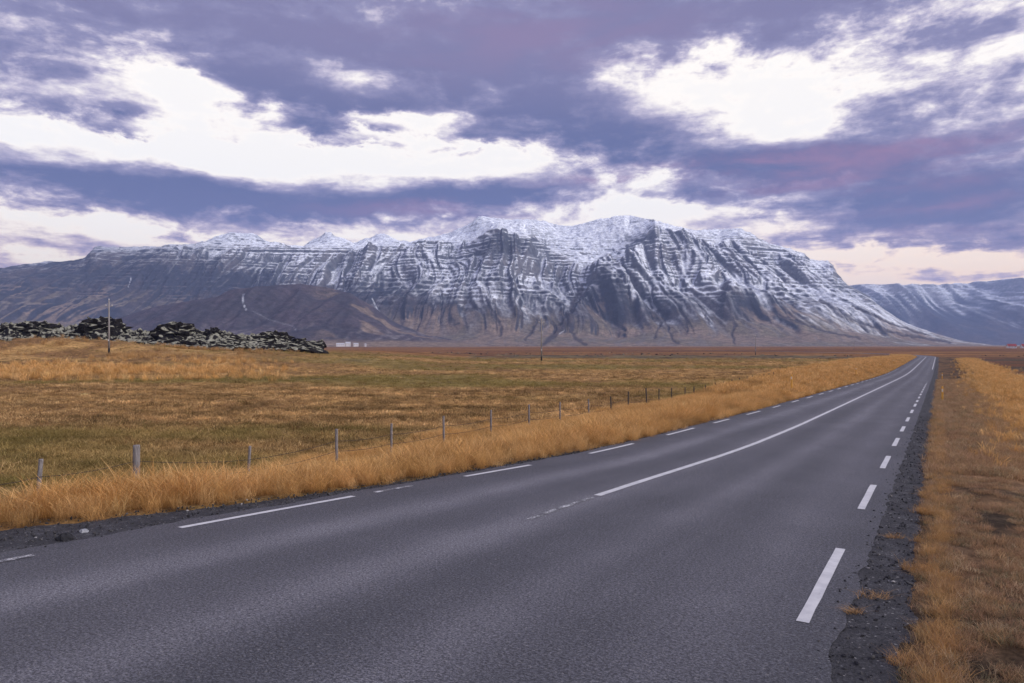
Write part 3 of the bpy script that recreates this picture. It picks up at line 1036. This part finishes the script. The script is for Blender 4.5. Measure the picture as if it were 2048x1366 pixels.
for (px, ytop, wpx, hpx, Y, lab) in [(208, 641, 34, 17, 157, 'tallest dark lava crag, rising right behind the near utility pole'), (352, 651, 34, 14, 157, 'pointed dark lava crag right of the utility pole, in the middle of the lava field'),
                                     (426, 660, 16, 11, 158, 'small blocky dark lava crag between the pointed crag and the low lava'), (550, 667, 24, 10, 158, 'broad dark lava crag near the right end of the lava field'), (594, 680, 15, 8, 158, 'last low lava crag at the right tip of the lava field'),
                                     (75, 648, 30, 10, 156, 'low dark lava crag at the left side of the photograph behind the grassy mound')]:
    sx, sz = wpx / F * Y, (hpx * 1.15) / F * Y
    zt = (HY - ytop) / F * Y + CAMZ
    o = lump('lava_crag', ((px - CX) / F * Y, Y, zt - sz), (sx, sx * .8, sz), 500 + px, M_LAVA, .9, 30, .75)
    tag(o, lab, 'rock', 'crags standing out of the lava field')

# ------------------------------------------------------------------ grass and stones as scattered stuff
def blades_material(name):
    m = bpy.data.materials.new(name)
    m.use_nodes = True
    nt = m.node_tree
    nt.nodes.clear()
    tint = attr(nt, 'tint', 'INSTANCER')
    bl = attr(nt, 'blade')
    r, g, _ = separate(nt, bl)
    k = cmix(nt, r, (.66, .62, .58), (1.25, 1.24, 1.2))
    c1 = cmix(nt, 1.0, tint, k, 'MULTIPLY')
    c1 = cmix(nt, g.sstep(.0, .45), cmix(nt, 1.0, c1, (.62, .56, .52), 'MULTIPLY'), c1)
    d = nt.nodes.new('ShaderNodeBsdfDiffuse'); t_ = nt.nodes.new('ShaderNodeBsdfTranslucent')
    link(nt, c1, d.inputs[0]); link(nt, c1, t_.inputs[0])
    mx = nt.nodes.new('ShaderNodeMixShader'); mx.inputs[0].default_value = .35
    link(nt, d.outputs[0], mx.inputs[1]); link(nt, t_.outputs[0], mx.inputs[2])
    o = nt.nodes.new('ShaderNodeOutputMaterial')
    link(nt, mx.outputs[0], o.inputs[0])
    return m


M_BLADE = blades_material('dry_grass_blades')
FACES_B = np.array([(0, 1, 3), (0, 3, 2), (2, 3, 5), (2, 5, 4), (4, 5, 6)])


def blades_np(n, rad, h0, h1, w, lean, seed, plume=0.0):
    q = np.random.default_rng(seed)
    a, rr = q.uniform(0, 2 * math.pi, n), rad * np.sqrt(q.uniform(0, 1, n))
    bx, by = rr * np.cos(a), rr * np.sin(a)
    h = q.uniform(h0, h1, n)
    la = q.uniform(0, 2 * math.pi, n)
    ln = h * np.abs(q.normal(lean, lean * .5, n))
    fa = q.uniform(0, 2 * math.pi, n)
    fx, fy = np.cos(fa), np.sin(fa)
    isp = q.uniform(0, 1, n) < plume
    V = np.zeros((n, 7, 3)); A = np.zeros((n, 7, 3))
    rv = q.uniform(0, 1, n)
    for lv, t_ in enumerate((0, .45, .8)):
        ww = w * np.where(isp, (.5, .6, 2.2)[lv], (1, .85, .5)[lv])
        cxx, cyy = bx + np.cos(la) * ln * t_ ** 1.9, by + np.sin(la) * ln * t_ ** 1.9
        zz = h * t_ * (1 - .12 * t_)
        for sd, k in ((-1, 0), (1, 1)):
            V[:, lv * 2 + k] = np.stack([cxx + sd * ww * fx / 2, cyy + sd * ww * fy / 2, zz], -1)
        A[:, lv * 2:lv * 2 + 2, 1] = t_
    V[:, 6] = np.stack([bx + np.cos(la) * ln, by + np.sin(la) * ln, h * .88], -1)
    A[:, 6, 1] = 1
    A[:, :, 0] = rv[:, None]
    fc = (FACES_B[None] + np.arange(n)[:, None, None] * 7).reshape(-1, 3)
    return V.reshape(-1, 3), fc, A.reshape(-1, 3)


def clump(name, *a, **k):
    V, fc, A = blades_np(*a, **k)
    V[:, 2] -= .015
    return mesh_np(name, V, fc, M_BLADE, colors={'blade': A}, link_it=False)


def scatter(name, pts, scl, rot, tint, protos, label, cat):
    n = len(pts)
    me = bpy.data.meshes.new(name)
    me.vertices.add(n); me.vertices.foreach_set('co', np.asarray(pts, np.float32).ravel())
    at = me.attributes.new('scl', 'FLOAT', 'POINT'); at.data.foreach_set('value', np.asarray(scl, np.float32))
    at = me.attributes.new('rot', 'FLOAT_VECTOR', 'POINT'); at.data.foreach_set('vector', np.asarray(rot, np.float32).ravel())
    at = me.attributes.new('pick', 'INT', 'POINT'); at.data.foreach_set('value', rng.integers(0, len(protos), n).astype(np.int32))
    cc = np.ones((n, 4), np.float32); cc[:, :3] = tint
    at = me.attributes.new('tint', 'FLOAT_COLOR', 'POINT'); at.data.foreach_set('color', cc.ravel())
    ob = bpy.data.objects.new(name, me)
    COL.objects.link(ob)
    pc = bpy.data.collections.new(name + '_pieces')
    for p in protos: pc.objects.link(p)
    ng = bpy.data.node_groups.new(name, 'GeometryNodeTree')
    ng.interface.new_socket('Geometry', in_out='INPUT', socket_type='NodeSocketGeometry')
    ng.interface.new_socket('Geometry', in_out='OUTPUT', socket_type='NodeSocketGeometry')
    N = ng.nodes.new
    gi, go = N('NodeGroupInput'), N('NodeGroupOutput')
    ci = N('GeometryNodeCollectionInfo')
    ci.inputs['Collection'].default_value = pc
    ci.inputs['Separate Children'].default_value = True
    ci.inputs['Reset Children'].default_value = True
    ip = N('GeometryNodeInstanceOnPoints')
    ip.inputs['Pick Instance'].default_value = True
    def na(nm, ty):
        x = N('GeometryNodeInputNamedAttribute'); x.data_type = ty; x.inputs['Name'].default_value = nm
        return [o for o in x.outputs if o.enabled][0]
    e2r = N('FunctionNodeEulerToRotation')
    L = ng.links.new
    L(gi.outputs[0], ip.inputs['Points']); L(ci.outputs[0], ip.inputs['Instance'])
    L(na('pick', 'INT'), ip.inputs['Instance Index'])
    L(na('rot', 'FLOAT_VECTOR'), e2r.inputs[0]); L(e2r.outputs[0], ip.inputs['Rotation'])
    L(na('scl', 'FLOAT'), ip.inputs['Scale'])
    L(ip.outputs[0], go.inputs[0])
    md = ob.modifiers.new('scatter', 'NODES'); md.node_group = ng
    tag(ob, label, cat, kind='stuff')
    return ob


def tints(n, cols, w=None, var=.12):
    cols = np.array(cols, float)
    i = rng.choice(len(cols), n, p=w)
    return np.clip(cols[i] * (1 + var * rng.standard_normal((n, 1))), .01, .9)


def rots(n, tilt=.12):
    return np.stack([rng.normal(0, tilt, n), rng.normal(0, tilt, n), rng.uniform(0, 2 * math.pi, n)], -1)


def on_ground(s, o, dz=0.0):
    X, Y = xy(s, o)
    return np.stack([X, Y, ground_z(X, Y) + dz], -1)


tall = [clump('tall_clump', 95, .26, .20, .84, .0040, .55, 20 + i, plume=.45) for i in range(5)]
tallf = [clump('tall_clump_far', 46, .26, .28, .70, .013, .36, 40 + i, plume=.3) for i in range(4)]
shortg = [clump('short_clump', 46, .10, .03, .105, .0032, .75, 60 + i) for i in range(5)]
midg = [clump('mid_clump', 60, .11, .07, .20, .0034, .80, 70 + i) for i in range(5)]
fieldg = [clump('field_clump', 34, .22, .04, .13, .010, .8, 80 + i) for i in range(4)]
GOLD = [(.74, .46, .19), (.68, .41, .155), (.80, .53, .25), (.60, .35, .13), (.68, .44, .20)]

# tall golden strip between road and fence
n = 18000
s = rng.uniform(-8, 42, n); f = rng.uniform(0, 1, n) ** .85
o = gL(s) + .16 + .12 * fbm(s / .6, 0 * s, 3, 601) - f * (gL(s) + 15.6 - 2.0 * sst(14, 30, s) + .9 * fbm(s / 3, 0 * s + 4, 2, 603))
dens = fbm(s / 2.4, o / 1.6, 3, 605)
keep = rng.uniform(0, 1, n) < (.55 + .9 * dens + .35)
s, o, f, dens = s[keep], o[keep], f[keep], dens[keep]
edge = np.minimum(sst(0, .22, f), sst(1.05, .8, f) * .55 + .45)
T = tints(len(s), GOLD)
T = lerp(T, np.array([.22, .125, .05])[None], (sst(.1, .7, -dens) * .65)[:, None])
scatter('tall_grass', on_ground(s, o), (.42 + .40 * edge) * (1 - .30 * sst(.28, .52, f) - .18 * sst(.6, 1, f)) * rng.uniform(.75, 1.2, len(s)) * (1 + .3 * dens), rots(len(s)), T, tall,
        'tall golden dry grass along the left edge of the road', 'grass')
n = 15000
s = 42 + 300 * rng.uniform(0, 1, n) ** 1.5; f = rng.uniform(0, 1, n)
wd = 6.0 + 2.0 * sst(50, 90, s)
o = gL(s) + .06 - f * wd
dens = fbm(s / 5, o / 2.4, 3, 607)
T = lerp(tints(n, GOLD), np.array([.26, .15, .06])[None], (sst(.1, .7, -dens) * .5)[:, None])
scatter('tall_grass', on_ground(s, o), (.5 + .5 * sst(0, .15, f)) * rng.uniform(.75, 1.15, n) * (1 + .25 * dens), rots(n), T, tallf,
        'far stretch of tall golden grass beside the left road edge', 'grass')

# right verge: low russet grass close to the camera
RUS = [(.46, .30, .19), (.38, .24, .155), (.54, .36, .20), (.29, .205, .13), (.28, .25, .155), (.64, .50, .33)]
n = 26000
s = rng.uniform(1.2, 16, n); o = GRASS_R - .02 + rng.uniform(0, 1, n) * 7.2
pt = fbm(s / .55, o / .55, 3, 611) + .5 * fbm(s / 2.2, o / 2.2, 2, 613)
keep = (pt > -.25)
s, o, pt = s[keep], o[keep], pt[keep]
T = tints(len(s), RUS, [.28, .2, .2, .12, .12, .08])
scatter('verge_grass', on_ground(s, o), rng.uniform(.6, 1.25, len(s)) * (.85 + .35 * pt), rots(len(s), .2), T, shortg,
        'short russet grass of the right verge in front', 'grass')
n = 20000
s = 16 + 75 * rng.uniform(0, 1, n) ** 1.4; o = GRASS_R + rng.uniform(0, 1, n) * 9
T = lerp(tints(n, RUS, [.28, .2, .2, .12, .12, .08]), tints(n, GOLD), (np.exp(-((o - 4.2) / 2.0) ** 2) * .8)[:, None])
scatter('verge_grass', on_ground(s, o), rng.uniform(1.0, 2.1, n), rots(n, .2), T, shortg,
        'short russet grass of the right verge farther along the road', 'grass')
# orange fringe creeping over the gravel
n = 1100
s = 1.5 + 34 * rng.uniform(0, 1, n) ** 1.5
lobe = .16 + .30 * fbm(s / .55, 0 * s + 2, 3, 621) + .12 * fbm(s / 2, 0 * s, 2, 623)
o = GRASS_R + .20 - np.clip(lobe, -.1, .42) * rng.uniform(0, 1, n) + rng.uniform(-.02, .13, n)
X, Y = xy(s, o)
P3 = np.stack([X, Y, road_z(Y) - .012], -1)
rt = rots(n, .15); rt[:, 1] -= .25
scatter('fringe_grass', P3, rng.uniform(.45, .95, n), rt, tints(n, [(.54, .33, .145), (.48, .28, .125), (.60, .39, .19)]), midg,
        'orange tufted grass fringe creeping over the right gravel edge', 'grass')
# golden swath on the right slope
n = 9000
s = 17 + 250 * rng.uniform(0, 1, n) ** 1.6; o = 4.3 + .012 * s + rng.normal(0, 1.25, n)
scatter('slope_grass', on_ground(s, o), rng.uniform(.35, .62, n) * (1 + .2 * sst(20, 80, s)), rots(n, .2), tints(n, GOLD), tallf,
        'pale golden grass swath on the slope right of the road', 'grass')

# mown hay field
n = 62000
px = rng.uniform(-700, 1950, n); py = 704 + 270 * rng.uniform(0, 1, n) ** 1.25
Yq = (CAMZ + 1.0) / ((py - HY) / F)
X = (px - CX) / F * Yq
s, o = so(X, Yq)
keep = (gL(s) - o > 4.4) & (Yq < 170)
X, Yq = X[keep], Yq[keep]
nl = fbm(X / 60, Yq / 22, 4, 23); nz = fbm(X / 14, Yq / 14, 4, 21)
T = tints(len(X), [(.56, .38, .18), (.48, .31, .14), (.64, .45, .23), (.34, .22, .11), (.21, .14, .07)], None, .2)
T = T * np.clip(1 + .75 * fbm(X / 5, Yq / 2.4, 3, 25), .35, 1.7)[:, None]
T = lerp(T, np.array([.27, .23, .075])[None], (sst(-.2, .4, nl + .3 * nz) * .75)[:, None])
scatter('field_grass', np.stack([X, Yq, ground_z(X, Yq)], -1), rng.uniform(.6, 1.25, len(X)) * (1 + Yq / 90), rots(len(X), .2), T, fieldg,
        'short yellow brown hay field stubble beyond the fence', 'grass')
# tussocks that break the field up
n = 4200
px = rng.uniform(-700, 1900, n); py = 712 + 230 * rng.uniform(0, 1, n) ** 1.2
Yq = (CAMZ + 1.0) / ((py - HY) / F); X = (px - CX) / F * Yq
s, o = so(X, Yq)
keep = (gL(s) - o > 5.5) & (fbm(X / 12, Yq / 6, 3, 27) > -.15)
X, Yq = X[keep], Yq[keep]
scatter('field_tussocks', np.stack([X, Yq, ground_z(X, Yq)], -1), rng.uniform(.9, 2.0, len(X)) * (1 + Yq / 160), rots(len(X), .2),
        tints(len(X), [(.15, .105, .05), (.19, .15, .06), (.24, .13, .06), (.52, .36, .18)], [.35, .25, .2, .2]), fieldg, 'dark and pale tussocks dotted over the hay field', 'grass')
# rough gold grass on and before the mound
n = 9500
px = rng.uniform(-700, 640, n); Yq = rng.uniform(54, 138, n); X = (px - CX) / F * Yq
w = fbm(X / 16, Yq / 7, 3, 631) + .9 * np.exp(-((Yq - 76) / 12) ** 2) * sst(-12, -42, X) + .35 * sst(115, 132, Yq)
keep = rng.uniform(0, 1, n) < sst(.05, .75, w) * sst(640, 330, px + 60 * fbm(X / 9, Yq / 9, 2, 633))
X, Yq = X[keep], Yq[keep]
scatter('mound_grass', np.stack([X, Yq, ground_z(X, Yq)], -1), rng.uniform(.8, 1.5, len(X)), rots(len(X), .2), lerp(tints(len(X), GOLD), np.array([.40, .26, .13])[None], sst(88, 112, Yq)[:, None] * .7), tallf,
        'rough golden grass on the mound in front of the lava', 'grass')

# stones
M_STONE, nt_, b_s = mat('stone', .9, .2)
link(nt_, cmix(nt_, 1.0, attr(nt_, 'tint', 'INSTANCER'), (1, 1, 1), 'MULTIPLY'), b_s.inputs['Base Color'])
peb = [lump('pebble', (0, 0, 0), (.5, .38, .3), 700 + i, M_STONE, .6, 10, .5, link_it=False) for i in range(5)]
n = 11000
s = -2 + 34 * rng.uniform(0, 1, n) ** 1.6; side = rng.uniform(0, 1, n) < .5
lo = np.where(side, gL(s) + .05, EDGE_R - .16); hi = np.where(side, oL(s) - .30, GRASS_R + .35)
o = lerp(lo, hi, rng.uniform(0, 1, n))
X, Y = xy(s, o)
scatter('gravel', np.stack([X, Y, road_z(Y) - .008], -1), .010 + .022 * rng.uniform(0, 1, n) ** 4 * 1.6, rots(n, .8),
        tints(n, [(.045, .045, .05), (.07, .068, .07), (.028, .028, .032), (.30, .29, .29)], [.45, .315, .22, .015]), peb, 'dark loose gravel scattered on both road shoulders', 'gravel')
rocks = [lump('lava_block', (0, 0, 0), (.85, .7, .34), 720 + i, M_LAVA, .5, 12, .7, link_it=False) for i in range(6)]
n = 1500
px = rng.uniform(-700, 640, n); Yq = 137 + 40 * rng.uniform(0, 1, n) ** 1.3
X = (px - CX) / F * Yq
zs = (HY - smooth_pl(SIL_L, px, 2)) / F * 165 + CAMZ
g = ground_z(X, Yq)
up = sst(0, 1, (Yq - 139) / 26) ** .8
Z = g + np.clip(zs - g, 0, 20) * up * .9 + .1
scatter('lava_blocks', np.stack([X, Yq, Z], -1), rng.uniform(.5, 2.2, n), rots(n, .28), tints(n, [(.05, .05, .05)]), rocks, 'dark broken lava blocks with pale moss covering the lava field', 'lava rubble')
n = 900
X = np.concatenate([rng.uniform(-120, 150, 500), rng.uniform(170, 420, 400)]); Yq = np.concatenate([rng.uniform(255, 420, 500), rng.uniform(190, 300, 400)])
s, o = so(X, Yq)
keep = (np.abs(o + 3) > 22) & (fbm(X / 40, Yq / 30, 2, 641) > -.1)
X, Yq = X[keep], Yq[keep]
scatter('lava_blocks', np.stack([X, Yq, ground_z(X, Yq) - .15], -1), rng.uniform(.25, .8, len(X)), rots(len(X), .4), tints(len(X), [(.05, .05, .05)]), rocks, 'scattered dark low rocks on the far brown heath', 'lava rubble')

for px, py, sz, m_, lab in [(130, 1078, .085, plain_mat('dark_stone', (.022, .022, .026), .9), 'dark lump of rock lying on the left gravel shoulder'), (168, 1062, .045, plain_mat('pale_stone', (.30, .31, .34), .9), 'small pale stone lying on the left gravel shoulder')]:
    Y = (CAMZ + 0) / ((py - 720) / F); X = (px - CX) / F * Y
    o = lump('stone', (X, Y, float(road_z(np.array([Y]))[0]) + sz * .3 - .02), (sz, sz * .8, sz * .7), 760 + px, m_, .6, 16, .5)
    tag(o, lab, 'stone')
for i, (px, py, r_, sc, lab) in enumerate([(1745, 1192, .10, .62, 'widest russet grass tuft standing alone on the right gravel'), (1708, 1224, .05, .5, 'small russet grass tuft on the gravel beside the nearest dash'), (1790, 1074, .06, .5, 'flat russet grass tuft on the gravel close to the verge, beside the second dash')]):
    V, fc, A = blades_np(110, r_, .03, .10, .0032, .9, 770 + i)
    Y = CAMZ / ((py - 720) / F); X = (px - CX) / F * Y
    m_ = plain_mat('tuft_blades', (.33, .20, .10), .9, .35, 30)
    o = mesh_np('grass_tuft', V * np.array([1.9, 1.0, .8]), fc, m_)
    o.location = (X, Y, float(road_z(np.array([Y]))[0]) - .014)
    tag(o, lab, 'grass tuft', 'tufts growing on the right gravel')

# ------------------------------------------------------------------ fence
M_WOOD = plain_mat('weathered_wood', (.20, .185, .185), .9, .5, 14, (6, 6, .6))
M_WOODD = plain_mat('dark_wood', (.075, .062, .055), .9, .45, 14, (6, 6, .6))
M_WIRE = plain_mat('rusty_wire', (.045, .034, .030), .7, .3, 20)
FO = -13.0
posts = [(-700, 995, .035), (-330, 960, .035), (-110, 938, .035), (82, 918, .036), (273, 890, .062), (500, 892, .030), (673, 858, .036), (783, 847, .032), (887, 832, .033), (982, 820, .033), (1058, 809, .033), (1120, 804, .03), (1177, 798, .03), (1221, 793, .033), (1257, 783, .036), (1292, 776, .036),
         (1318, 778, .03), (1343, 776, .03), (1370, 774, .03), (1388, 773, .035), (1411, 770, .033), (1431, 764.5, .038), (1448, 762, .034), (1464, 758.5, .034), (1479, 755.5, .034), (1494, 752.5, .04), (1505, 750.5, .036), (1518, 749, .036), (1528, 747.5, .038), (1538, 746, .038), (1547, 744.5, .036), (1556, 743, .036), (1564, 742, .036), (1572, 741, .036), (1580, 740, .036)]
fence = empty('wire_fence', (0, 0, 0))
tag(fence, 'wire fence on weathered wooden posts between the hay field and the tall roadside grass', 'fence')
tops = []
for i, (px, yt, r_) in enumerate(posts):
    rr = (px - CX) / F
    Y = FO / (rr * CD - SD); X = rr * Y
    zt = CAMZ - (yt - HY) / F * Y
    zg = float(ground_z(np.array([X]), np.array([Y]))[0])
    zt = max(zt, zg + .55)
    tops.append((X, Y, zt))
    lx = (.10 if px == 82 else .06 if px == 500 else .02 * float(rng.standard_normal()))
    mb = MB().tube([(X - lx, Y, zg - .35), (X - lx * .5, Y, zg + (zt - zg) * .5), (X, Y, zt - .02), (X, Y, zt)], [r_ * 1.08, r_ * 1.03, r_, r_ * .93], 10)
    p = mb.build('post', M_WOOD if px < 1200 else M_WOODD, fence, True)
    if px == 273: p['label'] = 'thick grey strainer post'
for k, (off, nm) in enumerate(((.30, 'wire'), (.56, 'wire'), (.80, 'wire'))):
    pts = []
    for (a, b_) in zip(tops[:-1], tops[1:]):
        for t_ in (0, .25, .5, .75):
            pts.append((lerp(a[0], b_[0], t_), lerp(a[1], b_[1], t_) - .04, lerp(a[2], b_[2], t_) - off - .05 * 4 * t_ * (1 - t_)))
    pts.append((tops[-1][0], tops[-1][1] - .04, tops[-1][2] - off))
    MB().tube(pts, .006, 4).build('wire', M_WIRE, fence)

# ------------------------------------------------------------------ utility poles
M_PORC = plain_mat('porcelain', (.55, .55, .57), .3, .1)
M_STEEL = plain_mat('galvanised_steel', (.30, .31, .33), .5, .2, 10, metal=.4)
M_POLE = plain_mat('pole_wood', (.24, .225, .225), .9, .35, 5, (5, 5, .4))
M_TAR = plain_mat('tarred_wood', (.02, .018, .018), .9)
M_PLATE = plain_mat('white_plate', (.7, .7, .72), .6, .1)
for px, yt, yb, hgt, lab in [(218, 601, 712, 9.0, 'tall grey utility pole standing before the lava field on the left'), (1083, 636, 725, 9.0, 'thin utility pole at the far edge of the hay field, before the mountain channel'),
                             (1511, 672, 711, 9.0, 'distant utility pole on the mossy heath left of the road'), (1708, 682, 699, 9.0, 'far small utility pole left of the road end'), (2022, 680, 696, 9.0, 'faint far utility pole beside the red roofed house')]:
    Y = hgt * F / (yb - yt); X = (px - CX) / F * Y
    zb = CAMZ - (yb - HY) / F * Y
    zg = float(ground_z(np.array([X]), np.array([Y]))[0])
    zb = zg
    H = CAMZ + (HY - yt) / F * Y - zb
    r0 = .155 if Y < 150 else .15
    e = empty('utility_pole', (X, Y, zb))
    tag(e, lab, 'pole', 'poles of the power line across the plain')
    MB().tube([(0, 0, .9), (0, 0, H * .5), (0, 0, H)], [r0, r0 * .85, r0 * .62], 12).build('shaft', M_POLE, e, True)
    MB().tube([(0, 0, -.6), (0, 0, .9)], [r0 * 1.12, r0 * 1.05], 12).build('butt', M_TAR, e, True)
    MB().box((0, -r0 - .01, 2.2), (.16, .02, .26)).build('number_plate', M_PLATE, e)
    MB().tube([(-.55, 0, H - .95), (.55, 0, H - .95)], .05, 6).build('crossarm', M_STEEL, e)
    MB().tube([(0, 0, H - 1.45), (-.5, 0, H - .97)], .025, 6).build('brace', M_STEEL, e)
    for q in (-.5, .5):
        MB().tube([(q, 0, H - .92), (q, 0, H - .80), (q, 0, H - .74), (q, 0, H - .66)], [.03, .075, .085, .04], 10).build('insulator', M_PORC, e, True)
    MB().tube([(0, 0, H), (0, 0, H + .13), (0, 0, H + .22), (0, 0, H + .3)], [.03, .075, .085, .035], 10).build('insulator', M_PORC, e, True)

# ------------------------------------------------------------------ marker posts
M_YEL = plain_mat('marker_yellow', (.62, .33, .06), .5, .12)
M_REF = plain_mat('reflector', (.75, .72, .66), .25, .05)


def marker(s, o, h, lab, grp):
    X, Y = xy(np.array([s]), np.array([o]))
    zg = float(ground_z(X, Y)[0])
    e = empty('marker_post', (float(X[0]), float(Y[0]), zg), -HEAD)
    tag(e, lab, 'marker post', grp)
    MB().tube([(0, 0, -.3), (0, 0, h - .05), (0, .01, h)], [.06, .058, .045], 6).build('post', M_YEL, e, False)
    MB().box((0, -.056, h - .22), (.06, .014, .16)).build('reflector', M_REF, e)


GM = 'yellow marker posts along the road'
for s, lab in ((46.7, 'yellow marker post deep in the tall grass, nearest on the left of the road'), (87, 'second yellow marker post along the left road edge'), (125, 'third yellow marker post along the left road edge'),
               (165, 'fourth yellow marker post along the left road edge'), (208, 'fifth yellow marker post along the left road edge, small and far'), (262, 'farthest yellow marker post along the left road edge')):
    marker(s, -8.0, 1.35, lab, GM)
marker(44.8, .18, .78, 'orange yellow marker post in the grass right of the road', GM)
marker(92, .35, .75, 'smaller marker post farther along the right verge', GM)

# ------------------------------------------------------------------ farm buildings
M_WHITE = plain_mat('white_render', (.74, .74, .76), .8, .08)
M_RED = plain_mat('red_sheet_roof', (.28, .045, .045), .6, .2, 3, (8, 1, 1))
M_GREYR = plain_mat('pale_sheet_roof', (.52, .53, .57), .6, .15, 3, (8, 1, 1))
M_GLASS = plain_mat('window_glass', (.03, .035, .045), .15, .1)


def house(name, X, Y, z, L, D, hw, hr, roofm, rz, lab, grp, cat='building', wins=3):
    e = empty(name, (X, Y, z), rz)
    tag(e, lab, cat, grp)
    a, b_ = L / 2, D / 2
    MB().poly([(-a, -b_, -3), (a, -b_, -3), (a, b_, -3), (-a, b_, -3), (-a, -b_, hw), (a, -b_, hw), (a, b_, hw), (-a, b_, hw), (-a, 0, hw + hr), (a, 0, hw + hr)],
              [(0, 1, 5, 4), (2, 3, 7, 6), (1, 2, 6, 9, 5), (3, 0, 4, 8, 7)]).build('wall', M_WHITE, e)
    k = .35
    r_ = MB()
    for sg in (-1, 1):
        r_.poly([(-a - k, sg * (b_ + k), hw - hr * k / b_ + .05), (a + k, sg * (b_ + k), hw - hr * k / b_ + .05), (a + k, 0, hw + hr + .05), (-a - k, 0, hw + hr + .05),
                 (-a - k, sg * (b_ + k), hw - hr * k / b_ + .22), (a + k, sg * (b_ + k), hw - hr * k / b_ + .22), (a + k, 0, hw + hr + .25), (-a - k, 0, hw + hr + .25)],
                [(0, 1, 2, 3), (4, 7, 6, 5), (0, 4, 5, 1), (1, 5, 6, 2), (2, 6, 7, 3), (3, 7, 4, 0)])
    r_.build('roof', roofm, e)
    for i in range(wins):
        MB().box((-a + L * (i + .5) / wins, -b_ - .01, hw * .55), (1.2, .06, 1.1)).build('window', M_GLASS, e)
    MB().box((a * .1 + L / wins * .5 - .2, -b_ - .02, 1.05), (1.0, .07, 2.1)).build('door', M_GREYR, e)


GB = 'white farm buildings below the mountain'
for px, Y, L, D, hw, hr, lab in [(681, 1782, 21, 9, 3.6, 2.4, 'long low white farm building, leftmost of the farm'), (696, 1790, 12, 9, 6.0, 3.2, 'tallest white farm building in the middle of the farm'),
                                 (712, 1784, 12, 8, 4.0, 2.2, 'white farm building at the right of the farm'), (731, 1780, 4, 4, 3.0, 1.6, 'small white shed standing apart right of the farm')]:
    X = (px - CX) / F * Y
    house('farm_building', X, Y, CAMZ - (690.5 - HY) / F * Y - .5, L, D, hw, hr, M_GREYR, .15, lab, GB, wins=4 if L > 15 else 2)
house('farm_house', (801 - CX) / F * 2560, 2560, (HY - 677.5) / F * 2560 + CAMZ, 9, 7, 4, 2.5, M_GREYR, .2, 'tiny white house alone on the mountain apron', GB, wins=2)
for px, Y, L, lab in [(2023, 1000, 10.5, 'white gabled farmhouse with a red roof at the far right'), (2050, 1010, 9, 'second red roofed white house, cut by the right photo edge')]:
    X = (px - CX) / F * Y
    house('farm_house', X, Y, float(ground_z(np.array([X]), np.array([float(Y)]))[0]) + .1, L, 8, 2.8, 3.0, M_RED, -.35, lab, 'red roofed houses on the right', wins=3)
